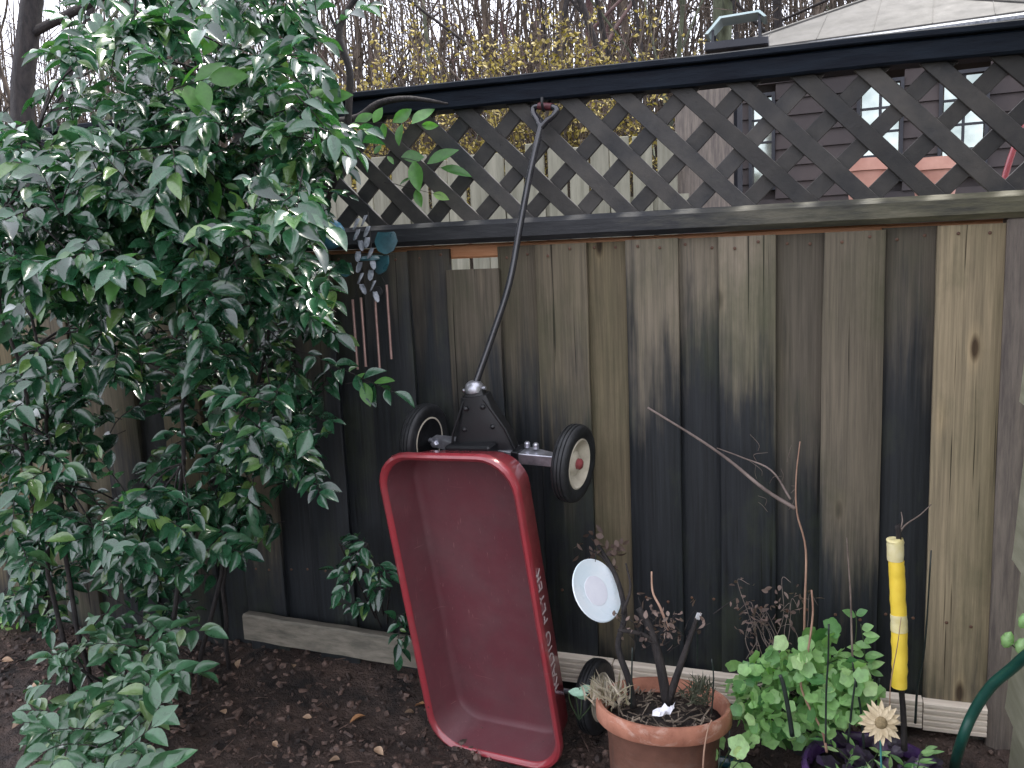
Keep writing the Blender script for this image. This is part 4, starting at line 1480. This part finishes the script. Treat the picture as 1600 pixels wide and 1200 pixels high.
cane([(1350, 1170), (1345, 1110), (1336, 1060), (1332, 1035)], -.42, .0030, .0022, M['stake'], 'plant_stake', 'thin dark stake just left of the dried daisy', 'stake')
cane([(1325, 1160), (1331, 1105), (1337, 1060)], -.43, .0028, .0022, M['stake'], 'plant_stake', 'dark stake crossing another stake left of the daisy', 'stake')
cane([(1368, 1110), (1370, 1085), (1374, 1060)], -.35, .0026, .0022, M['stake'], 'plant_stake', 'short dark stake before the pale base board', 'stake')
cane([(1430, 1130), (1434, 1070), (1445, 1010), (1455, 860)], -.14, .0034, .0018, M['stake'], 'plant_stake', 'tall thin dark cane against the fence right of the yellow sleeve', 'stake')
cane([(986, 1105), (987, 1060), (988, 1012)], -.46, .0024, .0022, M['stake'], 'plant_stake', 'thin black stake at the left of the terracotta pot', 'stake')
cane([(1112, 1115), (1115, 1060), (1112, 1030)], -.44, .0020, .0018, M['stake'], 'plant_stake', 'thin black stake at the right of the terracotta pot', 'stake')
cane([(1098, 1215), (1100, 1175), (1106, 1140), (1112, 1125)], -.56, .0024, .0015, M['stem_pale'], 'dry_cane', 'pale dry stem hanging over the front of the terracotta pot')
cane([(1140, 1190), (1139, 1165), (1140, 1142)], tc.y - .03, .0022, .0020, M['stake'], 'plant_stake', 'thin black stake among the pale leaves in the teal pot', 'stake')
cane([(1390, 1105), (1392, 1065), (1402, 1010), (1408, 965)], YP - .06, .0014, .0008, M['stem_pale'], 'dry_cane', 'thin reddish stalk leaning across the yellow sleeve')

# sapling with small leaves beside the yellow sleeve
sap = thing('leafy_sapling', 'upright sapling with pale small leaves left of the yellow sleeve', 'plant', at(1332, 1100, -.30))
lv = []
for pts in ([(1335, 1100), (1332, 1040), (1338, 985), (1337, 955)], [(1352, 1060), (1350, 1010), (1345, 975)], [(1362, 1060), (1352, 1030), (1345, 1005)]):
    branch([at(*q, -.30) for q in pts], .0022, .001, M['stem_green'], sap, n=5)
    for j in range(8):
        a, b_ = sr.choice(list(zip(pts[:-1], pts[1:])))
        t = sr.random()
        P_ = at(a[0] + (b_[0] - a[0]) * t, a[1] + (b_[1] - a[1]) * t, -.30)
        lv.append((P_, Vector((sr.choice((-1, 1)) * sr.uniform(.5, 1), -.3, sr.uniform(-.1, .7))), Vector((sr.gauss(0, .3), -.7, .7)), sr.uniform(.03, .05), sr.uniform(.014, .022)))
leaf_objects('leaf', lv, T_FLAT, M['mint'], sap)

# wisps of dry plants against the fence
dw = thing('withered_plant', 'withered brown plant with curled leaves against the fence', 'plant', at(1200, 1000, -.14))
lvs = []
for k in range(16):
    x0_ = sr.uniform(1165, 1250)
    tipx, tipy = x0_ + sr.gauss(0, 25), sr.uniform(895, 985)
    P = [at(x0_, 1030, -.16), at((x0_ + tipx) / 2 + sr.gauss(0, 10), (1030 + tipy) / 2, -.15), at(tipx, tipy, -.14), at(tipx + sr.choice((-1, 1)) * sr.uniform(8, 22), tipy + sr.uniform(4, 25), -.15)]
    branch(P, .0014, .0007, M['stem_grey'], dw, 'stem', 4)
    for j in range(6):
        lvs.append((at(tipx + sr.gauss(0, 16), tipy + sr.gauss(12, 16), -.15 + sr.uniform(-.03, .03)), rv(sr), rv(sr), sr.uniform(.012, .028), sr.uniform(.006, .012)))
tag(leaves_mesh('curled_leaves', lvs, T_FLAT, M['brownleaf'], dw), None, None, kind='stuff')

# plants in the purple pot
pv = thing('leafy_sprig', 'thin green sprigs growing in the purple pot', 'plant', Vector((uc.x - .08, uc.y - .05, .05)))
lv = []
for k in range(9):
    a = Vector((uc.x + sr.uniform(-.11, .10), uc.y + sr.uniform(-.10, .05), .045))
    e_ = a + Vector((sr.gauss(0, .03), sr.gauss(0, .02), sr.uniform(.05, .12)))
    branch([a, a.lerp(e_, .5) + rv(sr, .005), e_], .0018, .001, M['stem_green'], pv, n=4)
    for j in range(4):
        lv.append((a.lerp(e_, sr.uniform(.2, 1)), Vector((sr.gauss(0, 1), sr.gauss(-.2, .5), sr.uniform(.1, .9))), Vector((0, -.7, .7)), sr.uniform(.03, .05), sr.uniform(.007, .012)))
leaf_objects('leaf', lv, T_FLAT, M['mint'], pv)

pf = thing('purple_foliage', 'dark purple leaved plant filling the purple pot', 'plant', Vector((uc.x + .04, uc.y, .05)))
lv = []
for k in range(70):
    a, q = sr.uniform(0, 6.28), math.sqrt(sr.random()) * .12
    l_ = sr.uniform(.03, .05)
    lv.append((Vector((uc.x + q * math.cos(a), uc.y + q * math.sin(a), .05 + sr.uniform(0, .035))), Vector((math.cos(a) + sr.gauss(0, .4), math.sin(a) + sr.gauss(0, .4), .35)), Vector((sr.gauss(0, .3), -.4, 1)), l_, l_ * .8))
leaf_objects('leaf', lv, T_ROUND, M['purple_leaf'], pf)
ml = thing('fallen_mint_leaves', 'pale mint green leaves between the wagon and the terracotta pot', 'leaves', at(903, 1085, -.34))
lv = []
for px_, py_, l_ in ((888, 1080, .055), (905, 1074, .05), (920, 1078, .045), (898, 1086, .04)):
    lv.append((at(px_, py_, -.34), Vector((1, sr.gauss(0, .2), sr.gauss(0, .15))), Vector((0, -.6, .8)), l_, l_ * .45))
    branch([at(px_, py_, -.34), at(px_ + 4, 1100, -.33), at(905, 1125, -.32)], .0015, .002, M['stem_green'], ml, n=4)
leaf_objects('leaf', lv, T_FLAT, M['mint_pale'], ml)

# ------------------------------------------------------------------ hose and budding twig at the right
hz = [atz(1487, 1215, -.06), at(1500, 1165, -.40), at(1520, 1115, -.42), at(1548, 1073, -.44), at(1580, 1045, -.47), at(1612, 1018, -.52), at(1650, 1003, -.60), at(1700, 1010, -.7), at(1745, 1100, -.75)]
hc = curve_pts(hz, 8)
tag(MB().tube(hc, .0118, 14).build('garden_hose', M['hose'], smooth=True), 'dark green garden hose arching down at the right edge', 'hose')
bt = thing('budding_twig', 'green twig with two fat pale buds in front of the siding', 'plant', at(1600, 1040, -.40))
branch([at(1640, 1050, -.42), at(1605, 1025, -.42), at(1578, 1006, -.42)], .003, .0015, M['stem_green'], bt)
for (px_, py_, w_) in ((1574, 1000, .014), (1597, 1010, .016), (1600, 970, .012)):
    MB().lathe([(0, -.02), (w_ * .6, -.014), (w_, 0), (w_ * .7, .013), (0, .022)], 12, Matrix.Translation(at(px_, py_, -.42)) @ Matrix.Rotation(.3, 4, 'Y')).build('bud', M['pale_leaf'], bt, smooth=True)

# ------------------------------------------------------------------ fallen leaves
def fallen(px_, py_, l_, mat_, label, group=None):
    p_ = atz(px_, py_, -.05)
    p_.z = gz(p_.x, p_.y) + .012
    TV, TF = T_FLAT
    a = sr.uniform(0, 6.28)
    R_ = Matrix.Translation(p_) @ Matrix.Rotation(a, 4, 'Z') @ Matrix.Rotation(sr.uniform(-.5, .6), 4, 'X') @ Matrix.Rotation(sr.uniform(-.5, .5), 4, 'Y')
    V = [R_ @ Vector((v[0] * l_ * .62, (v[1] - .5) * l_, v[2] * l_ * 1.8 + .1 * l_ * abs(v[0]))) for v in TV]
    tag(MB().add(V, TF).build('fallen_leaf', mat_, smooth=True), label, 'leaf', group)


fallen(557, 1108, .055, M['orangeleaf'], 'orange curled dead leaf on the soil left of the wagon')
fallen(655, 1095, .04, M['orangeleaf'], 'brown dead leaf against the left side of the wagon')
for px_, py_ in ((60, 1100), (15, 1060), (95, 1010), (30, 1160), (120, 1150), (55, 1190), (480, 1120), (430, 1160), (520, 1170), (360, 1010), (325, 1010), (375, 1060), (590, 1150), (460, 1060), (640, 1100), (350, 1130)):
    fallen(px_, py_, sr.uniform(.025, .045), M['deadleaf'], 'small pale dead leaf lying on the bare soil at the lower left', 'dead leaves on the soil')

# weed tuft by the left edge
wd_ = thing('weed_tuft', 'yellowish weed tuft at the foot of the fence by the left edge', 'weeds', at(10, 985, -.1))
lv = []
for k in range(60):
    lv.append((at(sr.uniform(-15, 28), sr.uniform(950, 985), sr.uniform(-.15, -.05)), rv(sr) + Vector((0, -.3, .8)), rv(sr) + Vector((0, -1, 1)), sr.uniform(.025, .045), sr.uniform(.012, .02)))
leaf_objects('leaf', lv, T_FLAT, M['mint'], wd_)

# ------------------------------------------------------------------ beyond the fence
# neighbour's picket fence
nf = thing('picket_fence', 'pale upright board fence seen through the lattice holes', 'fence', (-1.5, 3.0, 0))
nr = random.Random(5)
x = -6.0
pk = None
PKX = at(1075, 280, 3.0).x
while x < PKX:
    if pk is None:
        o = MB().box((-.06, -.01, 0), (.06, .01, 1.98)).build('picket', M['picket'], None, bevel=.003)
        pk = o.data
    else:
        o = bpy.data.objects.new('picket', pk)
        COL.objects.link(o)
    o.location = (x, 3.0 + nr.uniform(-.008, .008), nr.uniform(-.03, .03))
    o.rotation_euler = (0, nr.uniform(-.008, .008), 0)
    o.parent = nf
    o.matrix_parent_inverse = Matrix.Translation(nf.location).inverted()
    x += .138
MB().box((-6.1, 3.012, 1.55), (PKX, 3.05, 1.64)).build('rail', M['picket'], nf)

# summer house with a pyramid roof
EZ = 2.78
Lc, Nc = at(1128, 92, 0), at(1615, 36, 0)


def on_z(px_, py_, z_):
    return atz(px_, py_, z_)


Lp, Np = on_z(1112, 84, EZ), on_z(1660, 8, EZ)
fd = (Np - Lp)
side_len = fd.length
fd.normalize()
bd = Vector((-fd.y, fd.x, 0))
sh = thing('summer_house', 'dark summer house with pale pyramid roof beyond the fence', 'building', (Lp + Np) / 2 - Vector((0, 0, EZ)))
cen = (Lp + Np) / 2 + bd * side_len / 2
apex = cen + Vector((0, 0, .52))
rb_ = MB()
cr = [Lp, Np, Np + bd * side_len, Lp + bd * side_len]
V = [c + Vector((0, 0, 0)) for c in cr] + [c - Vector((0, 0, .05)) for c in cr] + [apex, apex - Vector((0, 0, .06))]
rb_.add(V, [(0, 1, 8), (1, 2, 8), (2, 3, 8), (3, 0, 8), (5, 4, 9), (6, 5, 9), (7, 6, 9), (4, 7, 9), (0, 4, 5, 1), (1, 5, 6, 2), (2, 6, 7, 3), (3, 7, 4, 0)])
roof = rb_.build('roof', M['roof'], sh)
for k in range(4):
    c0_, c1_ = cr[k] - Vector((0, 0, .035)), cr[(k + 1) % 4] - Vector((0, 0, .035))
    MB().tube([c0_, c1_], .022, 6).build('gutter', M['shell'], roof)
    for q in (1 / 6, 2 / 6, 3 / 6, 4 / 6, 5 / 6):
        e0 = cr[k].lerp(cr[(k + 1) % 4], q)
        t_ = 1 - abs(2 * q - 1)
        hip = (cr[k] if q <= .5 else cr[(k + 1) % 4]).lerp(apex, t_)
        if q == .5:
            hip = apex
        MB().tube([e0 + Vector((0, 0, .003)), hip + Vector((0, 0, .003))], .003, 4).build('roof_seam', M['roof'], roof)
for c in cr:
    MB().tube([c + Vector((0, 0, .004)), apex + Vector((0, 0, .004))], .014, 6).build('hip_cap', M['roof'], roof)
HMat = Matrix((fd, bd, Vector((0, 0, 1)))).transposed().to_4x4()
HMat.translation = Vector((Lp.x, Lp.y, 0))
ins, SL = .14, side_len
wins = [(.16, .20), (.95, .32), (1.50, .32)]
# front wall pieces round the windows
zb, zt = 1.72, 2.46
xs_ = [ins]
for a, w_ in wins:
    xs_ += [a + .1, a + .1 + w_]
xs_.append(SL - ins)
MB().box((ins, ins + .052, 0), (SL - ins, ins + .06, zb), HMat).build('wall_core', M['housewall'], sh)
z = .9
while z < EZ - .05:
    h_ = min(.125, EZ - .03 - z)
    segs = [(xs_[k], xs_[k + 1]) for k in range(0, len(xs_), 2)] if (z + h_ > zb and z < zt) else [(ins, SL - ins)]
    for xa_, xb_ in segs:
        V = [HMat @ Vector(q) for xx in (xa_, xb_) for q in ((xx, ins - .012, z), (xx, ins + .05, z), (xx, ins + .05, z + h_ - .002), (xx, ins + .008, z + h_ - .002))]
        MB().add(V, [(0, 1, 2, 3), (7, 6, 5, 4), (0, 4, 5, 1), (1, 5, 6, 2), (2, 6, 7, 3), (3, 7, 4, 0)]).build('wall_board', M['housewall'], sh)
    z += h_
MB().box((ins, ins + .06, 0), (ins + .06, SL - ins, EZ - .02), HMat).build('wall_panel', M['housewall'], sh)
MB().box((SL - ins - .06, ins + .06, 0), (SL - ins, SL - ins, EZ - .02), HMat).build('wall_panel', M['housewall'], sh)
for a, w_ in wins:
    x0, x1 = a + .1, a + .1 + w_
    wf = MB()
    wf.box((x0, ins - .03, zb), (x0 + .025, ins + .05, zt), HMat).box((x1 - .025, ins - .03, zb), (x1, ins + .05, zt), HMat)
    wf.box((x0 + .025, ins - .03, zb), (x1 - .025, ins + .05, zb + .025), HMat).box((x0 + .025, ins - .03, zt - .025), (x1 - .025, ins + .05, zt), HMat)
    w = wf.build('window', M['housepost'], sh)
    nc, nrw = (2 if w_ > .25 else 1), 4
    pw, ph = (w_ - .05) / nc, (zt - zb - .05) / nrw
    for i in range(nc):
        for j in range(nrw):
            MB().box((x0 + .025 + i * pw + .008, ins + .02, zb + .025 + j * ph + .008), (x0 + .025 + (i + 1) * pw - .008, ins + .026, zb + .025 + (j + 1) * ph - .008), HMat).build('pane', M['pane'], w)
    for i in range(1, nc):
        MB().box((x0 + .025 + i * pw - .010, ins + .002, zb + .025), (x0 + .025 + i * pw + .010, ins + .019, zt - .025), HMat).build('muntin', M['housepost'], w)
    for j in range(1, nrw):
        MB().box((x0 + .025, ins + .004, zb + .025 + j * ph - .008), (x1 - .025, ins + .0185, zb + .025 + j * ph + .008), HMat).build('muntin', M['housepost'], w)
for xx, yy in ((.05, .05), (SL - .13, .05), (.05, SL - .13), (SL - .13, SL - .13)):
    MB().box((xx, yy, 0), (xx + .08, yy + .08, EZ - .03), HMat).build('corner_post', M['housepost'], sh)

# salmon clay pots on a bench that show in the lowest lattice holes
for px_, w_, lab in ((1352, .17, 'salmon clay pot seen low through the lattice, left of two'), (1460, .19, 'salmon clay pot seen low through the lattice, right of two')):
    c = at(px_, 322, 1.5)
    MB_ = MB().lathe([(w_ * .34, 0), (w_ * .46, .16), (w_ * .52, .162), (w_ * .52, .21), (w_ * .46, .21), (w_ * .42, .15), (0, .15)], 20, Matrix.Translation((c.x, c.y, c.z - .02)))
    tag(MB_.build('clay_pot', M['claypink'], smooth='auto'), lab, 'plant pot')
c0, c1 = at(1270, 330, 1.5), at(1570, 330, 1.5)
bn = thing('potting_bench', 'dark bench behind the fence carrying two clay pots', 'bench', (c0.x, 1.5, 0))
zt_ = at(1352, 322, 1.5).z - .021
MB().box((c0.x, 1.35, zt_ - .03), (c1.x + .3, 1.66, zt_)).build('bench_top', M['housepost'], bn)
for xx in (c0.x + .03, c1.x + .22):
    for yy in (1.37, 1.60):
        MB().box((xx, yy, 0), (xx + .05, yy + .05, zt_ - .031)).build('leg', M['housepost'], bn)
cane([(1560, 330, .6), (1572, 270, .6), (1590, 215, .6), (1600, 180, .6)], .6, .010, .008, M['red'], 'red_pole', 'slanting dark red pole behind the lattice at the right', 'pole')

# bird table left of the roof
bc_ = at(1152, 80, 3.4)
bt_ = thing('bird_table', 'bird table with pale teal roof above the fence top', 'bird table', (bc_.x, bc_.y, 0))
s_ = .0037
MB().tube([(bc_.x, bc_.y, 0), (bc_.x, bc_.y, bc_.z)], .03, 8).build('pole', M['housepost'], bt_)
MB().box((bc_.x - .19, bc_.y - .12, bc_.z), (bc_.x + .19, bc_.y + .12, bc_.z + .05)).build('tray', M['housepost'], bt_, bevel=.006)
for dx in (-.15, .13):
    for dy in (-.09, .07):
        MB().box((bc_.x + dx, bc_.y + dy, bc_.z + .051), (bc_.x + dx + .015, bc_.y + dy + .015, bc_.z + (.125 if dx < 0 else .185))).build('roof_post', M['housepost'], bt_)
V = []
for yy in (-.11, .11):
    V += [(bc_.x - .19, bc_.y + yy, bc_.z + .10), (bc_.x - .10, bc_.y + yy, bc_.z + .195), (bc_.x + .14, bc_.y + yy, bc_.z + .205), (bc_.x + .18, bc_.y + yy, bc_.z + .165), (bc_.x + .165, bc_.y + yy, bc_.z + .163), (bc_.x + .13, bc_.y + yy, bc_.z + .193), (bc_.x - .09, bc_.y + yy, bc_.z + .183), (bc_.x - .17, bc_.y + yy, bc_.z + .10)]
n = 8
MB().add(V, [tuple(range(n)), tuple(reversed(range(n, 2 * n)))] + [((j + 1) % n, j, j + n, (j + 1) % n + n) for j in range(n)]).build('roof', M['tealroof'], bt_)
c = at(1092, 96, 3.2)
tag(MB().box((c.x - .14, 3.1, 0), (c.x + .20, 3.3, c.z + .02)).build('grey_screen', M['post'], bevel=.01), 'narrow grey brown panel showing just above the fence top left of the roof', 'panel')


# bare trees
def bare_tree(name, label, px_, y_, r0, height, seed, bmat, tmat, lean=0., group=None, density=1.0, forks=5, buds=None):
    tr_ = random.Random(seed)
    b0_ = at(px_, 100, y_)
    root_ = Vector((b0_.x - lean * b0_.z, y_, 0))
    t_ = thing(name, label, 'tree', root_, group)
    wood, fine, bl = MB(), MB(), []

    def grow(p_, d_, r_, l_, lvl):
        seg = 4
        pts, rr = [p_], [r_]
        for k in range(seg):
            d_ = (d_ + rv(tr_, .09) + Vector((0, 0, .05))).normalized()
            p_ = p_ + d_ * (l_ / seg)
            pts.append(p_)
            rr.append(r_ * (1 - .11 * (k + 1)))
        (wood if lvl < 2 else fine).tube(pts, rr, 6 if lvl == 0 else (5 if lvl == 1 else 3), False)
        if lvl >= 4 or r_ < .0035:
            if buds:
                for q in pts[1:]:
                    for _ in range(2):
                        bl.append((q + rv(tr_, .03), rv(tr_), rv(tr_), tr_.uniform(.03, .06), tr_.uniform(.02, .035)))
            return
        kids = int(round(tr_.uniform(3, 5.4) * density)) if lvl else int(forks * density) + 3
        for k in range(kids):
            t = tr_.uniform(.3, 1.0) if lvl else tr_.uniform(.22, 1.0)
            i = min(int(t * seg), seg - 1)
            q = pts[i].lerp(pts[i + 1], t * seg - i)
            nd_ = (d_ * tr_.uniform(.5, 1.1) + rv(tr_, .55) + Vector((0, 0, .25))).normalized()
            grow(q, nd_, rr[i] * tr_.uniform(.35, .62), l_ * tr_.uniform(.36, .6), lvl + 1)
    grow(root_ - Vector((0, 0, .1)), Vector((lean, 0, 1)).normalized(), r0, height, 0)
    wood.build('trunk', bmat, t_, smooth=True)
    fine.build('crown', tmat, t_)
    if bl:
        tag(leaves_mesh('buds', bl, T_SMALL, buds, t_), None, None, kind='stuff')
    return t_


bare_tree('garden_tree', 'dark upright trunk behind the shrub in the top left corner', -55, 1.6, .085, 5.2, 3, M['bark'], M['bark_far'], -.04, density=.7)
bare_tree('bare_tree', 'thick greenish mossy tree trunk behind the bird table', 1118, 9.0, .155, 9, 4, M['bark_moss'], M['bark_far'], -.03)
bare_tree('bare_tree', 'dark slanting bare tree left of the mossy trunk', 1060, 7.5, .055, 7, 5, M['bark'], M['bark_far'], -.12)
bare_tree('bare_tree', 'slim dark bare tree right of the mossy trunk', 1196, 8.2, .06, 7, 6, M['bark'], M['bark_far'], .02)
bare_tree('bare_tree', 'reddish brown bare tree above the middle of the fence', 935, 10, .07, 8, 7, M['twig_red'], M['twig_red'], 0)
bare_tree('bare_tree', 'dark bare tree above the hanging handle', 800, 8.5, .055, 7.5, 8, M['bark'], M['bark_far'], .03)
GL = 'thin bare grey brown tree in the wood beyond the fence'
for k, (px_, y_, r_, h_) in enumerate(((700, 10.5, .05, 7), (745, 9, .04, 6.5), (865, 12, .06, 8), (985, 8.5, .04, 6.5), (1020, 12, .06, 8), (1270, 11, .06, 8), (1340, 13, .06, 8.5),
                                       (590, 12, .05, 7), (500, 10, .06, 7.5), (420, 12, .06, 8), (330, 10, .05, 7.5), (240, 12, .06, 8), (150, 9, .05, 7), (80, 12, .06, 8), (1480, 14, .07, 9))):
    bare_tree('bare_tree', GL, px_, y_, r_, h_, 40 + k, M['bark_far'] if k % 3 else M['bark_moss'], M['bark_far'] if k % 2 else M['twig_red'], rnd.uniform(-.08, .08), 'thin bare trees beyond the fence', density=.85)

# forsythia: arching yellow-flowered shrubs
for k, (px_, y_, h_, w_) in enumerate(((590, 4.6, 2.75, .9), (690, 4.4, 2.95, .9), (790, 4.7, 3.0, .9), (890, 4.4, 2.95, .8), (960, 5.0, 2.9, .7), (500, 4.8, 2.8, .9))):
    fr2 = random.Random(80 + k)
    c = at(px_, 200, y_)
    f_ = thing('flowering_shrub', 'bare twiggy shrub with scattered yellow blossom behind the picket fence', 'shrub', (c.x, y_, 0), 'yellow blossom shrubs beyond the fence')
    tw, bl = MB(), []
    for j in range(46):
        a = fr2.uniform(0, 6.28)
        r_ = w_ * math.sqrt(fr2.random())
        tip = Vector((c.x + r_ * math.cos(a), y_ + .6 * r_ * math.sin(a), h_ * fr2.uniform(.72, 1.1)))
        b0_ = Vector((c.x + .2 * r_ * math.cos(a), y_ + .1 * math.sin(a), 0))
        pts = curve_pts([b0_, b0_.lerp(tip, .55) + Vector((0, 0, .25)), tip], 4)
        tw.tube(pts, [.010 - .0009 * q for q in range(len(pts))], 3, False)
        for q in range(10):
            t = fr2.uniform(.5, 1)
            i = min(int(t * (len(pts) - 1)), len(pts) - 2)
            P_ = pts[i].lerp(pts[i + 1], t * (len(pts) - 1) - i)
            e_ = P_ + rv(fr2, .12) + Vector((0, 0, .08))
            tw.tube([P_, e_], [.004, .002], 3, False)
            if fr2.random() < .8:
                for _ in range(6):
                    bl.append((P_.lerp(e_, fr2.random()) + rv(fr2, .015), rv(fr2), rv(fr2), fr2.uniform(.03, .055), fr2.uniform(.018, .032)))
    tw.build('branches', M['bark_far'], f_)
    tag(leaves_mesh('blossom', bl, T_SMALL, M['yellowleaf'], f_), None, None, kind='stuff')

# far wood as one mass of fine stems
fw_r = random.Random(99)
b = MB()
for i in range(3000):
    px_, y_ = fw_r.uniform(-100, 1700), fw_r.uniform(13, 22)
    c = at(px_, 60, y_)
    h_ = fw_r.uniform(3.0, 7.0) if fw_r.random() < .75 else fw_r.uniform(7, 11)
    p0 = Vector((c.x, y_, 0))
    p1 = p0 + Vector((fw_r.gauss(0, .5), 0, h_ * .55))
    p2 = p1 + Vector((fw_r.gauss(0, .5), 0, h_ * .45))
    r_ = fw_r.uniform(.016, .05)
    b.tube([p0, p1, p2], [r_, r_ * .7, r_ * .25], 3, False)
    for k in range(7):
        q = p0.lerp(p1, fw_r.uniform(.4, 1)) if k % 2 else p1.lerp(p2, fw_r.random())
        b.tube([q, q + Vector((fw_r.gauss(0, .7), fw_r.gauss(0, .3), fw_r.uniform(.2, 1.2)))], [r_ * .4, r_ * .15], 3, False)
tag(b.build('far_wood', M['bark_far']), 'distant bare wood of fine stems behind everything', 'woodland', kind='stuff')
